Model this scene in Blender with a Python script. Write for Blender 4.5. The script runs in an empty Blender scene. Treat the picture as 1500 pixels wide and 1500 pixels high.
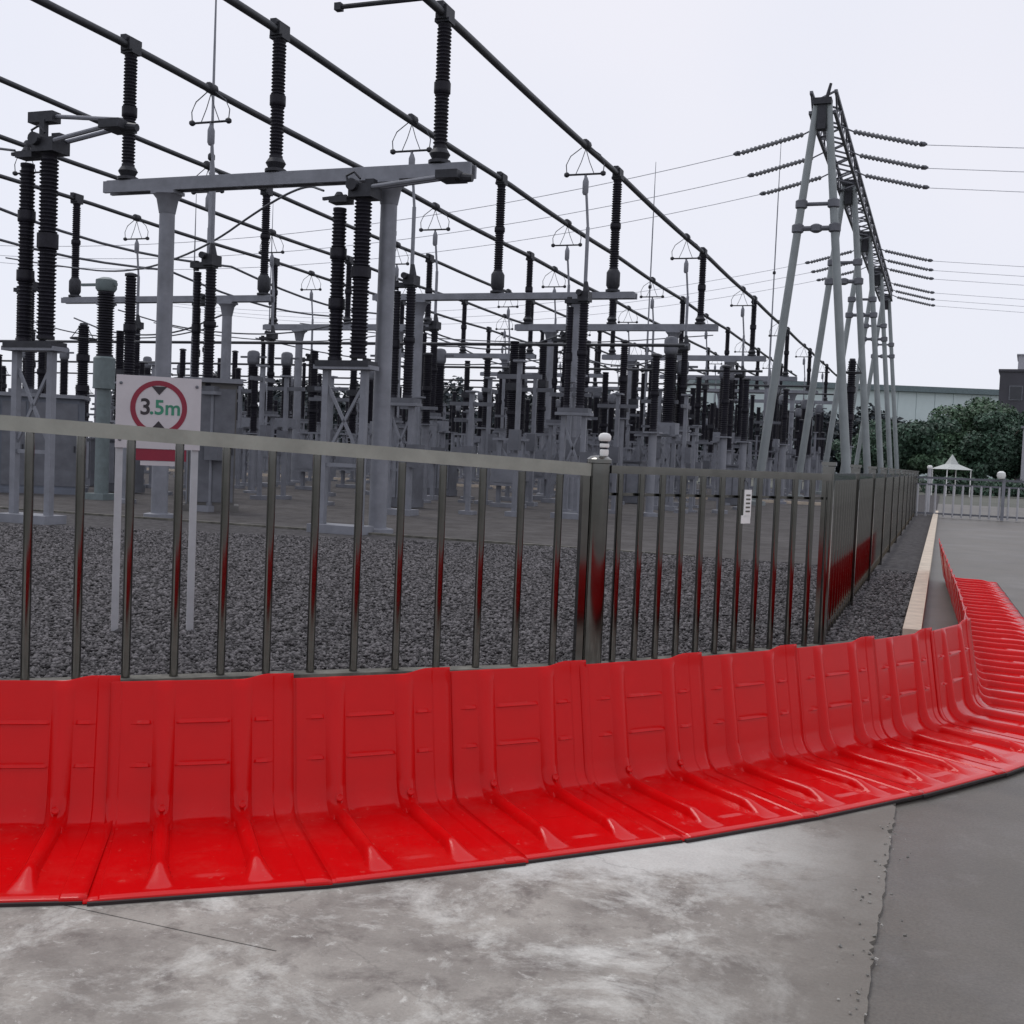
import bpy, math, random
import numpy as np
from mathutils import Vector, Matrix

random.seed(7)
rng = np.random.default_rng(7)
PI = math.pi
R = math.radians
sc = bpy.context.scene
col = sc.collection

# ------------------------------------------------------------------ camera
CAM_H, F_PX = 1.45, 1700.0
cam_data = bpy.data.cameras.new('camera')
cam = bpy.data.objects.new('camera', cam_data)
col.objects.link(cam)
cam_data.sensor_width = 36.0
cam_data.lens = 36.0 * F_PX / 1500.0
cam_data.clip_start, cam_data.clip_end = 0.1, 6000
PITCH, ROLL = math.atan(82.5 / F_PX), R(2.4)
right0 = Vector((1, 0, 0)); up0 = Vector((0, math.sin(PITCH), math.cos(PITCH))); fwd = Vector((0, math.cos(PITCH), -math.sin(PITCH)))
xc = right0 * math.cos(ROLL) + up0 * math.sin(ROLL)
yc = -right0 * math.sin(ROLL) + up0 * math.cos(ROLL)
m = Matrix((xc, yc, -fwd)).transposed().to_4x4()
m.translation = (0, 0, CAM_H)
cam.matrix_world = m
sc.camera = cam

# ------------------------------------------------------------------ sky, sun, exposure
world = bpy.data.worlds.new('World')
sc.world = world
world.use_nodes = True
wn, wl = world.node_tree.nodes, world.node_tree.links
wn.clear()
w_out = wn.new('ShaderNodeOutputWorld')
w_sky = wn.new('ShaderNodeTexSky'); w_sky.sky_type = 'NISHITA'; w_sky.sun_disc = False
w_sky.sun_elevation, w_sky.sun_rotation = R(58), R(-40)
w_bg = wn.new('ShaderNodeBackground'); w_bg.inputs['Strength'].default_value = 0.08
w_cloud = wn.new('ShaderNodeBackground'); w_cloud.inputs['Strength'].default_value = 0.97
w_co = wn.new('ShaderNodeTexCoord')
w_noise = wn.new('ShaderNodeTexNoise'); w_noise.inputs['Scale'].default_value = 1.6; w_noise.inputs['Detail'].default_value = 3
w_ramp = wn.new('ShaderNodeValToRGB')
w_ramp.color_ramp.elements[0].position, w_ramp.color_ramp.elements[0].color = 0.3, (0.80, 0.835, 0.945, 1)
w_ramp.color_ramp.elements[1].position, w_ramp.color_ramp.elements[1].color = 0.7, (0.91, 0.90, 0.97, 1)
w_mix = wn.new('ShaderNodeMixShader'); w_mix.inputs[0].default_value = 0.9
wl.new(w_co.outputs['Generated'], w_noise.inputs['Vector']); wl.new(w_noise.outputs['Fac'], w_ramp.inputs['Fac'])
wl.new(w_ramp.outputs['Color'], w_cloud.inputs['Color']); wl.new(w_sky.outputs[0], w_bg.inputs['Color'])
wl.new(w_bg.outputs[0], w_mix.inputs[1]); wl.new(w_cloud.outputs[0], w_mix.inputs[2]); wl.new(w_mix.outputs[0], w_out.inputs['Surface'])

sun_data = bpy.data.lights.new('sun', 'SUN')
sun_data.energy, sun_data.angle, sun_data.color = 1.0, R(25), (1.0, 0.97, 0.92)
sun = bpy.data.objects.new('sun', sun_data); col.objects.link(sun)
_el, _az = R(58), R(-40)      # high, ahead-left of the camera
sdir = Vector((math.sin(_az) * math.cos(_el), math.cos(_az) * math.cos(_el), math.sin(_el)))
sun.rotation_euler = sdir.to_track_quat('Z', 'Y').to_euler()
sc.view_settings.view_transform = 'Standard'
sc.view_settings.look = 'None'
sc.view_settings.exposure = 0.08
sc.view_settings.gamma = 1.0
sc.view_settings.use_curve_mapping = False
sc.render.engine = 'CYCLES'
sc.cycles.max_bounces = 8

# ------------------------------------------------------------------ yard frame: a = metres to the left of the busbar axis through the camera, t = metres along it
TH = R(20.3)
U = Vector((math.sin(TH), math.cos(TH), 0)); W = Vector((-math.cos(TH), math.sin(TH), 0))
def P(a, t, z=0.0): return W * a + U * t + Vector((0, 0, z))
YROT = -TH

# ------------------------------------------------------------------ materials
def mat(name, color, rough=0.6, metal=0.0, spec=0.5, var=0.25, scale=6.0, bump=0.0, bscale=40.0, detail=5.0, island=0.0, coat=0.0, tint=None):
    mt = bpy.data.materials.new(name); mt.use_nodes = True
    n, l = mt.node_tree.nodes, mt.node_tree.links
    b = n['Principled BSDF']
    b.inputs['Roughness'].default_value = rough; b.inputs['Metallic'].default_value = metal
    b.inputs['Specular IOR Level'].default_value = spec
    if coat: b.inputs['Coat Weight'].default_value = coat; b.inputs['Coat Roughness'].default_value = 0.12
    co = n.new('ShaderNodeTexCoord')
    ns = n.new('ShaderNodeTexNoise'); ns.inputs['Scale'].default_value = scale; ns.inputs['Detail'].default_value = detail; ns.inputs['Roughness'].default_value = 0.65
    l.new(co.outputs['Object'], ns.inputs['Vector'])
    rp = n.new('ShaderNodeValToRGB')
    lo = [max(0, c * (1 - var)) for c in color]; hi = [min(1, c * (1 + var)) for c in color]
    if tint: lo = list(tint)
    rp.color_ramp.elements[0].position = 0.32; rp.color_ramp.elements[0].color = (*lo, 1)
    rp.color_ramp.elements[1].position = 0.68; rp.color_ramp.elements[1].color = (*hi, 1)
    l.new(ns.outputs['Fac'], rp.inputs['Fac'])
    out = rp.outputs['Color']
    if island:
        ge = n.new('ShaderNodeNewGeometry')
        mr = n.new('ShaderNodeMapRange'); mr.inputs['To Min'].default_value = 1 - island; mr.inputs['To Max'].default_value = 1 + island
        l.new(ge.outputs['Random Per Island'], mr.inputs['Value'])
        mx = n.new('ShaderNodeVectorMath'); mx.operation = 'SCALE'
        l.new(out, mx.inputs[0]); l.new(mr.outputs[0], mx.inputs['Scale']); out = mx.outputs[0]
    l.new(out, b.inputs['Base Color'])
    if bump:
        nb = n.new('ShaderNodeTexNoise'); nb.inputs['Scale'].default_value = bscale; nb.inputs['Detail'].default_value = 4
        l.new(co.outputs['Object'], nb.inputs['Vector'])
        bp = n.new('ShaderNodeBump'); bp.inputs['Strength'].default_value = bump; bp.inputs['Distance'].default_value = 0.01
        l.new(nb.outputs['Fac'], bp.inputs['Height']); l.new(bp.outputs['Normal'], b.inputs['Normal'])
    return mt

M = {}
def red_plastic():
    mt = mat('moulded red plastic', (0.58, 0.0022, 0.0035), rough=0.14, spec=0.21, var=0.06, scale=2.2, bump=0.05, bscale=7.0)
    n, l = mt.node_tree.nodes, mt.node_tree.links; b = n['Principled BSDF']
    src = b.inputs['Base Color'].links[0].from_socket
    ge = n.new('ShaderNodeNewGeometry')
    d1 = n.new('ShaderNodeTexNoise'); d1.inputs['Scale'].default_value = 2.3; d1.inputs['Detail'].default_value = 9; d1.inputs['Roughness'].default_value = .75
    l.new(ge.outputs['Position'], d1.inputs['Vector'])
    r1 = n.new('ShaderNodeMapRange'); r1.inputs['From Min'].default_value = .50; r1.inputs['From Max'].default_value = .78; r1.inputs['To Max'].default_value = .05
    l.new(d1.outputs['Fac'], r1.inputs['Value'])
    d2 = n.new('ShaderNodeTexNoise'); d2.inputs['Scale'].default_value = 34; d2.inputs['Detail'].default_value = 3
    l.new(ge.outputs['Position'], d2.inputs['Vector'])
    r2 = n.new('ShaderNodeMapRange'); r2.inputs['From Min'].default_value = .66; r2.inputs['From Max'].default_value = .74; r2.inputs['To Max'].default_value = .12
    l.new(d2.outputs['Fac'], r2.inputs['Value'])
    ad = n.new('ShaderNodeMath'); ad.operation = 'MULTIPLY_ADD'; ad.inputs[1].default_value = .8
    l.new(r1.outputs[0], ad.inputs[0]); mu = n.new('ShaderNodeMath'); mu.operation = 'MULTIPLY'; l.new(r2.outputs[0], mu.inputs[0]); l.new(d1.outputs['Fac'], mu.inputs[1]); l.new(mu.outputs[0], ad.inputs[2])
    sx_ = n.new('ShaderNodeSeparateXYZ'); l.new(ge.outputs['Normal'], sx_.inputs[0])
    up = n.new('ShaderNodeMapRange'); up.inputs['From Min'].default_value = .35; up.inputs['From Max'].default_value = .95; up.inputs['To Min'].default_value = .35; up.inputs['To Max'].default_value = 3.2; l.new(sx_.outputs['Z'], up.inputs['Value'])
    du = n.new('ShaderNodeMath'); du.operation = 'MULTIPLY'; l.new(ad.outputs[0], du.inputs[0]); l.new(up.outputs[0], du.inputs[1])
    mx = n.new('ShaderNodeMix'); mx.data_type = 'RGBA'; l.new(du.outputs[0], mx.inputs[0]); l.new(src, mx.inputs[6]); mx.inputs[7].default_value = (.50, .16, .13, 1)
    l.new(mx.outputs[2], b.inputs['Base Color'])
    rr = n.new('ShaderNodeMapRange'); rr.inputs['From Min'].default_value = .3; rr.inputs['From Max'].default_value = .75; rr.inputs['To Min'].default_value = .09; rr.inputs['To Max'].default_value = .22
    l.new(d1.outputs['Fac'], rr.inputs['Value']); l.new(rr.outputs[0], b.inputs['Roughness'])
    return mt
M['red'] = red_plastic()
M['rubber'] = mat('black rubber', (0.02, 0.012, 0.012), rough=0.8)
M['steel'] = mat('polished stainless steel', (0.19, 0.188, 0.178), rough=0.12, metal=1.0, var=0.15, scale=5)
M['rail'] = mat('brushed steel rail', (0.30, 0.305, 0.27), rough=0.45, metal=0.7, var=0.14, scale=4)
M['galv'] = mat('galvanised steel', (0.215, 0.222, 0.25), rough=0.55, metal=0.25, var=0.16, scale=3.0)
M['galvdark'] = mat('weathered galvanised steel', (0.135, 0.14, 0.16), rough=0.6, metal=0.2, var=0.2, scale=3.0)
M['gantry'] = mat('grey painted tube', (0.24, 0.265, 0.27), rough=0.5, metal=0.1, var=0.12, scale=1.5)
M['insul'] = mat('dark glazed porcelain', (0.015, 0.014, 0.021), rough=0.5, spec=0.25, var=0.3, scale=8)
M['darkmetal'] = mat('dark cast fittings', (0.03, 0.031, 0.038), rough=0.55, metal=0.3, var=0.3, scale=9)
M['bus'] = mat('aluminium busbar', (0.055, 0.057, 0.064), rough=0.5, metal=0.5, var=0.2, scale=2)
M['cable'] = mat('stranded conductor', (0.10, 0.105, 0.12), rough=0.6, metal=0.4)
M['farwire'] = mat('pale line conductor', (0.55, 0.56, 0.60), rough=0.6, metal=0.0)
M['string'] = mat('grey glass insulator', (0.19, 0.195, 0.21), rough=0.4, var=0.2)
M['teal'] = mat('green painted steel', (0.15, 0.185, 0.19), rough=0.55, var=0.15)
M['white'] = mat('white paint', (0.78, 0.78, 0.76), rough=0.45, var=0.06, scale=4)
M['signwhite'] = mat('sign face white', (0.50, 0.47, 0.49), rough=0.5, var=0.06, scale=5)
M['signleg'] = mat('white steel leg', (0.42, 0.42, 0.44), rough=0.5, var=0.10, scale=5)
M['signred'] = mat('sign red', (0.22, 0.008, 0.03), rough=0.5, var=0.08)
M['signblack'] = mat('sign black', (0.02, 0.015, 0.02), rough=0.5)
M['signgreen'] = mat('sign green', (0.03, 0.20, 0.12), rough=0.5)
M['kerb'] = mat('pale painted kerb', (0.60, 0.51, 0.41), rough=0.85, var=0.15, scale=6, bump=0.3)
M['kerbgrey'] = mat('concrete kerb', (0.11, 0.105, 0.09), rough=0.9, var=0.6, scale=5, bump=0.4)
M['stone'] = mat('grey ballast stone', (0.098, 0.092, 0.095), rough=0.9, var=0.3, scale=20, island=0.75)
M['bark'] = mat('bark', (0.06, 0.045, 0.035), rough=0.9, var=0.3, scale=8)
M['leaf'] = mat('dark green leaves', (0.048, 0.092, 0.060), rough=0.6, var=0.35, scale=0.5, island=0.5)
M['leaf_b'] = mat('green leaves', (0.062, 0.114, 0.062), rough=0.6, var=0.35, scale=0.5, island=0.5)
M['leaf_far'] = mat('far leaves', (0.026, 0.036, 0.042), rough=0.7, var=0.3, scale=0.3, island=0.4)
M['bldg'] = mat('dark grey cladding', (0.050, 0.049, 0.060), rough=0.6, var=0.25, scale=0.25)
M['bldgpale'] = mat('pale grey render', (0.38, 0.38, 0.41), rough=0.8, var=0.1, scale=0.3)
M['ware'] = mat('pale green cladding', (0.52, 0.60, 0.60), rough=0.7, var=0.08, scale=0.2)
M['canvas'] = mat('pale canvas', (0.50, 0.52, 0.50), rough=0.8, var=0.08)
M['waredark'] = mat('grey green trim', (0.13, 0.17, 0.18), rough=0.7)
M['glass'] = mat('dark window glass', (0.02, 0.022, 0.03), rough=0.15, var=0.1)

def ground_mat(name, lo, hi, rough, scale, pale=None, pale_amt=0.5, fine=0.2, bump=0.3, dark=None, rvar=0.1):
    """large stains, fine grain and pale dusty patches"""
    mt = bpy.data.materials.new(name); mt.use_nodes = True
    n, l = mt.node_tree.nodes, mt.node_tree.links
    b = n['Principled BSDF']; b.inputs['Specular IOR Level'].default_value = 0.08 if rough > .84 else 0.4
    co = n.new('ShaderNodeTexCoord')
    mp = n.new('ShaderNodeMapping'); mp.inputs['Rotation'].default_value = (0, 0, 0.5); mp.inputs['Scale'].default_value = (1, 1.0, 1)
    l.new(co.outputs['Object'], mp.inputs['Vector'])
    def noise(s, d=6, r=0.6, dist=0.0):
        x = n.new('ShaderNodeTexNoise'); x.inputs['Scale'].default_value = s; x.inputs['Detail'].default_value = d; x.inputs['Roughness'].default_value = r
        x.inputs['Distortion'].default_value = dist
        l.new(mp.outputs[0], x.inputs['Vector']); return x
    def ramp(src, p0, c0, p1, c1):
        r = n.new('ShaderNodeValToRGB'); r.color_ramp.elements[0].position = p0; r.color_ramp.elements[0].color = c0
        r.color_ramp.elements[1].position = p1; r.color_ramp.elements[1].color = c1
        l.new(src, r.inputs['Fac']); return r.outputs['Color']
    def mix(fac, a, bb, mode='MIX'):
        x = n.new('ShaderNodeMix'); x.data_type = 'RGBA'; x.blend_type = mode
        if isinstance(fac, float): x.inputs[0].default_value = fac
        else: l.new(fac, x.inputs[0])
        l.new(a, x.inputs[6]); l.new(bb, x.inputs[7]) if not isinstance(bb, tuple) else setattr(x.inputs[7], 'default_value', bb)
        return x.outputs[2]
    n1 = noise(scale, 8, 0.65, 0.25)
    c = ramp(n1.outputs['Fac'], 0.34, (*lo, 1), 0.66, (*hi, 1))
    if dark:
        nd = noise(scale * 2.3, 8, 0.7, 0.3)
        c = mix(ramp(nd.outputs['Fac'], 0.50, (0, 0, 0, 1), 0.66, (.85, .85, .85, 1)), c, (*dark, 1))
    if pale:
        n2 = noise(scale * 0.8, 10, 0.74, 0.35)
        f2 = ramp(n2.outputs['Fac'], 0.50, (0, 0, 0, 1), 0.64, (pale_amt, pale_amt, pale_amt, 1))
        c = mix(f2, c, (*pale, 1))
        n3 = noise(scale * 5.5, 8, 0.75, 0.4)
        f3 = ramp(n3.outputs['Fac'], 0.58, (0, 0, 0, 1), 0.68, (pale_amt * .7, pale_amt * .7, pale_amt * .7, 1))
        c = mix(f3, c, (*[min(1, x * 1.12) for x in pale], 1))
    if name == 'stained concrete':
        ge = n.new('ShaderNodeNewGeometry')
        def mask(kind):
            sub = n.new('ShaderNodeVectorMath'); sub.operation = 'SUBTRACT'; l.new(ge.outputs['Position'], sub.inputs[0])
            if kind == 'patch':
                sub.inputs[1].default_value = (.62, 4.28, 0)
                mm = n.new('ShaderNodeMapping'); mm.inputs['Rotation'].default_value = (0, 0, -.35); mm.inputs['Scale'].default_value = (1 / 1.25, 1 / .42, 1)
                l.new(sub.outputs[0], mm.inputs['Vector']); ln = n.new('ShaderNodeVectorMath'); ln.operation = 'LENGTH'; l.new(mm.outputs[0], ln.inputs[0]); val = ln.outputs['Value']; lo_, hi_ = 1.1, .5
            else:
                sub.inputs[1].default_value = tuple(W * .115); dt = n.new('ShaderNodeVectorMath'); dt.operation = 'DOT_PRODUCT'; l.new(sub.outputs[0], dt.inputs[0]); dt.inputs[1].default_value = tuple(W); val = dt.outputs['Value']; lo_, hi_ = .62, .06
            nn_ = noise(3.2, 8, .75); ad = n.new('ShaderNodeMath'); ad.operation = 'MULTIPLY_ADD'; l.new(nn_.outputs['Fac'], ad.inputs[0]); ad.inputs[1].default_value = 3.4 if kind == 'patch' else .5
            sb = n.new('ShaderNodeMath'); sb.operation = 'SUBTRACT'; l.new(val, sb.inputs[0]); sb.inputs[1].default_value = 1.7 if kind == 'patch' else .25; l.new(sb.outputs[0], ad.inputs[2])
            mr = n.new('ShaderNodeMapRange'); mr.inputs['From Min'].default_value = lo_; mr.inputs['From Max'].default_value = hi_; mr.inputs['To Max'].default_value = .75 if kind == 'patch' else .9; l.new(ad.outputs[0], mr.inputs['Value'])
            return mr.outputs[0]
        c = mix(mask('patch'), c, (.58, .575, .545, 1))
        vo = n.new('ShaderNodeTexVoronoi'); vo.feature = 'DISTANCE_TO_EDGE'; vo.inputs['Scale'].default_value = .75
        wv = noise(4.0, 6, .7); wa = n.new('ShaderNodeMix'); wa.data_type = 'VECTOR'; wa.inputs[0].default_value = .16; l.new(mp.outputs[0], wa.inputs[4]); l.new(wv.outputs['Color'], wa.inputs[5]); l.new(wa.outputs[1], vo.inputs['Vector'])
        c = mix(ramp(vo.outputs['Distance'], .0, (.30, .30, .30, 1), .0035, (0, 0, 0, 1)), c, (.07, .063, .056, 1))
        sp_ = noise(140, 2, .5); c = mix(ramp(sp_.outputs['Fac'], .66, (0, 0, 0, 1), .74, (.45, .45, .45, 1)), c, (.09, .082, .075, 1))
        c = mix(mask('joint'), c, (.150, .135, .117, 1))
    nf = noise(90, 4, 0.7)
    c = mix(fine, c, ramp(nf.outputs['Fac'], 0.3, (0.25, 0.25, 0.25, 1), 0.7, (0.75, 0.75, 0.75, 1)), 'OVERLAY')
    l.new(c, b.inputs['Base Color'])
    rr = n.new('ShaderNodeMapRange'); rr.inputs['To Min'].default_value = rough - rvar; rr.inputs['To Max'].default_value = rough + rvar
    l.new(n1.outputs['Fac'], rr.inputs['Value']); l.new(rr.outputs[0], b.inputs['Roughness'])
    bp = n.new('ShaderNodeBump'); bp.inputs['Strength'].default_value = bump; bp.inputs['Distance'].default_value = 0.006
    nb = noise(55, 5, 0.7); l.new(nb.outputs['Fac'], bp.inputs['Height']); l.new(bp.outputs['Normal'], b.inputs['Normal'])
    return mt

M['slab'] = ground_mat('stained concrete', (0.185, 0.168, 0.150), (0.36, 0.335, 0.30), 0.7, 2.6, pale=(0.60, 0.59, 0.55), pale_amt=0.8, dark=(0.135, 0.118, 0.106), bump=0.35)
M['asphalt'] = ground_mat('smooth grey road', (0.094, 0.084, 0.072), (0.126, 0.113, 0.097), 0.5, 0.5, fine=0.45, bump=0.35, dark=(0.085, 0.078, 0.070), pale=(0.20, 0.188, 0.18), pale_amt=0.35)
M['gravel'] = ground_mat('gravel bed', (0.05, 0.047, 0.048), (0.12, 0.114, 0.116), 0.95, 9.0, fine=0.6, bump=1.0)
M['paving'] = ground_mat('yard paving', (0.075, 0.070, 0.069), (0.118, 0.111, 0.110), 0.95, 1.2, fine=0.7, bump=0.8, dark=(0.06, 0.055, 0.052))
M['earth'] = ground_mat('plain ground', (0.12, 0.125, 0.11), (0.18, 0.18, 0.16), 0.95, 0.05, fine=0.2)

# ------------------------------------------------------------------ mesh builder
class MB:
    def __init__(s): s.v = []; s.f = []
    def add(s, vs, fs):
        k = len(s.v); s.v.extend([tuple(x) for x in vs]); s.f.extend([tuple(i + k for i in q) for q in fs]); return s
    def box(s, c, d, rz=0.0, rx=0.0, ry=0.0):
        rot = Matrix.Rotation(rz, 3, 'Z') @ Matrix.Rotation(ry, 3, 'Y') @ Matrix.Rotation(rx, 3, 'X')
        vs = [Vector(c) + rot @ Vector((x * d[0] / 2, y * d[1] / 2, z * d[2] / 2)) for z in (-1, 1) for y in (-1, 1) for x in (-1, 1)]
        return s.add(vs, [(0, 2, 3, 1), (4, 5, 7, 6), (0, 1, 5, 4), (2, 6, 7, 3), (0, 4, 6, 2), (1, 3, 7, 5)])
    def beam(s, p0, p1, w, h, up=(0, 0, 1)):
        p0, p1 = Vector(p0), Vector(p1); d = (p1 - p0).normalized(); up = Vector(up)
        if abs(d.dot(up)) > .98: up = Vector((1, 0, 0))
        sx = d.cross(up).normalized() * w / 2; sy = sx.cross(d).normalized() * h / 2
        vs = [p + a * sx + b * sy for p in (p0, p1) for a, b in ((-1, -1), (1, -1), (1, 1), (-1, 1))]
        return s.add(vs, [(0, 1, 2, 3), (7, 6, 5, 4), (0, 4, 5, 1), (1, 5, 6, 2), (2, 6, 7, 3), (3, 7, 4, 0)])
    def cyl(s, p0, p1, r0, r1=None, n=10):
        return s.tube([p0, p1], [r0, r0 if r1 is None else r1], n)
    def tube(s, pts, r, n=6):
        pts = [Vector(p) for p in pts]; m_ = len(pts); r = r if isinstance(r, (list, tuple)) else [r] * m_
        vs = []; fs = []
        for i, p in enumerate(pts):
            d = (pts[min(i + 1, m_ - 1)] - pts[max(i - 1, 0)]).normalized()
            ref = Vector((0, 0, 1)) if abs(d.z) < .95 else Vector((0, 1, 0))
            x = d.cross(ref).normalized(); y = x.cross(d)
            for j in range(n):
                a = 2 * PI * j / n; vs.append(p + (x * math.cos(a) + y * math.sin(a)) * r[i])
        for i in range(m_ - 1):
            for j in range(n):
                a, b = i * n + j, i * n + (j + 1) % n; fs.append((a, a + n, b + n, b))
        fs.append(tuple(range(n))); fs.append(tuple(range(m_ * n - 1, (m_ - 1) * n - 1, -1)))
        return s.add(vs, fs)
    def lathe(s, prof, n=12, c=(0, 0, 0)):
        vs = []; fs = []; c = Vector(c)
        for r, z in prof:
            for j in range(n):
                a = 2 * PI * j / n; vs.append(c + Vector((r * math.cos(a), r * math.sin(a), z)))
        for i in range(len(prof) - 1):
            for j in range(n):
                a, b = i * n + j, i * n + (j + 1) % n; fs.append((a, b, b + n, a + n))
        fs.append(tuple(range(n - 1, -1, -1))); k = (len(prof) - 1) * n; fs.append(tuple(range(k, k + n)))
        return s.add(vs, fs)
    def mesh(s, name, m_, smooth=True, ang=38):
        me = bpy.data.meshes.new(name); me.from_pydata(s.v, [], s.f); me.materials.append(m_)
        if smooth:
            me.shade_smooth(); me.set_sharp_from_angle(angle=R(ang))
        me.update(); return me

def link(name, data, parent=None, loc=(0, 0, 0), rot=(0, 0, 0)):
    o = bpy.data.objects.new(name, data); col.objects.link(o)
    if parent: o.parent = parent
    o.location = loc; o.rotation_euler = rot
    return o
def tag(o, label=None, cat=None, group=None, kind=None):
    for k, v in (('label', label), ('category', cat), ('group', group), ('kind', kind)):
        if v: o[k] = v
    return o
def thing(name, label, cat, loc=(0, 0, 0), rz=0.0, group=None):
    return tag(link(name, None, None, loc, (0, 0, rz)), label, cat, group)
def structure(name, mb, m_, smooth=False): return tag(link(name, mb.mesh(name, m_, smooth)), kind='structure')
KIDS = {}
def copy_tree(o, parent=None):
    c = o.copy(); col.objects.link(c)
    if parent: c.parent = parent
    for ch in [x for x in o.children]: copy_tree(ch, c)
    return c
CACHE = {}
def cached(key, fn):
    if key not in CACHE: CACHE[key] = fn()
    return CACHE[key]

ORD = ['first', 'second', 'third', 'fourth', 'fifth', 'sixth', 'seventh', 'eighth', 'ninth', 'tenth', 'eleventh', 'twelfth', 'thirteenth', 'fourteenth', 'fifteenth', 'sixteenth', 'seventeenth', 'eighteenth', 'nineteenth', 'twentieth']

# ------------------------------------------------------------------ ground
S1A, S1B, S2B = Vector((-2.866, 6.532, 0)), Vector((0.578, 7.881, 0)), Vector((2.488, 9.192, 0))
E1 = (S1B - S1A).normalized(); E2 = (S2B - S1B).normalized()
KERB0 = S2B + E2 * 1.17                 # where the pale kerb line starts
def poly_sheet(name, pts, z, m_):
    mb = MB(); mb.add([(p[0], p[1], z) for p in pts], [tuple(range(len(pts)))])
    me = mb.mesh(name, m_, False)
    return tag(link(name, me), kind='structure')
poly_sheet('ground', [(-4000, -4000), (4000, -4000), (4000, 4000), (-4000, 4000)], -0.03, M['earth'])
poly_sheet('road', [P(9, -8), P(-60, -8), P(-60, 60), P(9, 60)], -0.012, M['asphalt'])
def slab(a0, a1, t0, t1):
    n = int((t1 - t0) / .03); rag = random.Random(5); w_ = 0.0; left = []
    for k in range(n + 1):
        w_ = w_ * .72 + rag.gauss(0, .0026); t = t0 + (t1 - t0) * k / n
        left.append(P(a0 + (w_ if a0 < 1 else 0) + (rag.random() ** 12 * .025 if a0 < 1 else 0), t))
    right = [P(a1, t0 + (t1 - t0) * k / n) for k in range(n + 1)]
    mb = MB(); m_ = n + 1; vs = []
    for z in (0.0, -.05): vs += [(p.x, p.y, z) for p in left] + [(p.x, p.y, z) for p in right]
    fs = []
    for k in range(n):
        fs += [(k, k + 1, m_ + k + 1, m_ + k), (k + 1, k, 2 * m_ + k, 2 * m_ + k + 1), (m_ + k, m_ + k + 1, 3 * m_ + k + 1, 3 * m_ + k)]
    fs += [(0, m_, 3 * m_, 2 * m_), (m_ + n, n, 2 * m_ + n, 3 * m_ + n)]
    mb.add(vs, fs)
    return structure('concrete_slab', mb, M['slab'])
slab(0.115, 1.72, -2.5, 8.2); slab(1.72, 5.2, 2.854, 8.2); slab(1.72, 5.2, -2.5, 2.848); slab(5.212, 10, 2.856, 8.2); slab(5.212, 10, -2.5, 2.846)
# a ragged crack line where slab and road meet
inner = [S1A - E1 * 6, S1B, S2B, KERB0, KERB0 + U * 45, KERB0 + U * 45 + W * 90, S1A - E1 * 6 + W * 60 + U * 10]
poly_sheet('gravel_bed', [S1A - E1 * 6, S1B, S2B, KERB0, KERB0 + U * 70, P(80, 79), P(80, 10)], 0.02, M['gravel'])
poly_sheet('yard_paving', [P(1.5, 17.6), P(1.5, 46), P(70, 46), P(70, 17.6)], 0.032, M['paving'])
mb = MB(); mb.beam(P(1.5, 46.1, .07), P(70, 46.1, .07), .18, .14); structure('yard_kerb', mb, M['kerb'])
mb = MB(); mb.beam(P(3.5, 17.5, .03), P(70, 17.5, .03), .12, .05); structure('paving_edge', mb, M['kerbgrey'])
def crumbs():
    mb = MB()
    for k in range(90):
        t = random.uniform(2.4, 5.0); a = .11 + random.gauss(0, .035) + (.05 if random.random() < .3 else 0); p = P(a, t, .003); r = random.uniform(.0015, .0055)
        mb.box(p + Vector((0, 0, r * .3)), (r * 2, r * random.uniform(1, 2), r), random.random() * 3, random.random(), random.random())
    o = link('rubble', mb.mesh('rubble', M['crumb'], False)); tag(o, 'pale concrete crumbs along the joint between slab and road', 'rubble', kind='stuff')
M['crumb'] = mat('pale concrete crumbs', (0.26, 0.25, 0.23), rough=0.9, var=0.3, island=0.5)
crumbs()
# kerbs below the fence and the pale kerb along the road
mb = MB()
mb.beam(S1A - E1 * 6, S1B, .13, .10); mb.beam(S1B + E2 * .05, KERB0, .12, .099)
structure('fence_kerb', mb, M['kerbgrey'])
mb = MB(); mb.beam(KERB0 + Vector((0, 0, .05)), KERB0 + U * 34 + Vector((0, 0, .05)), .15, .13); structure('road_kerb', mb, M['kerb'])

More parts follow.
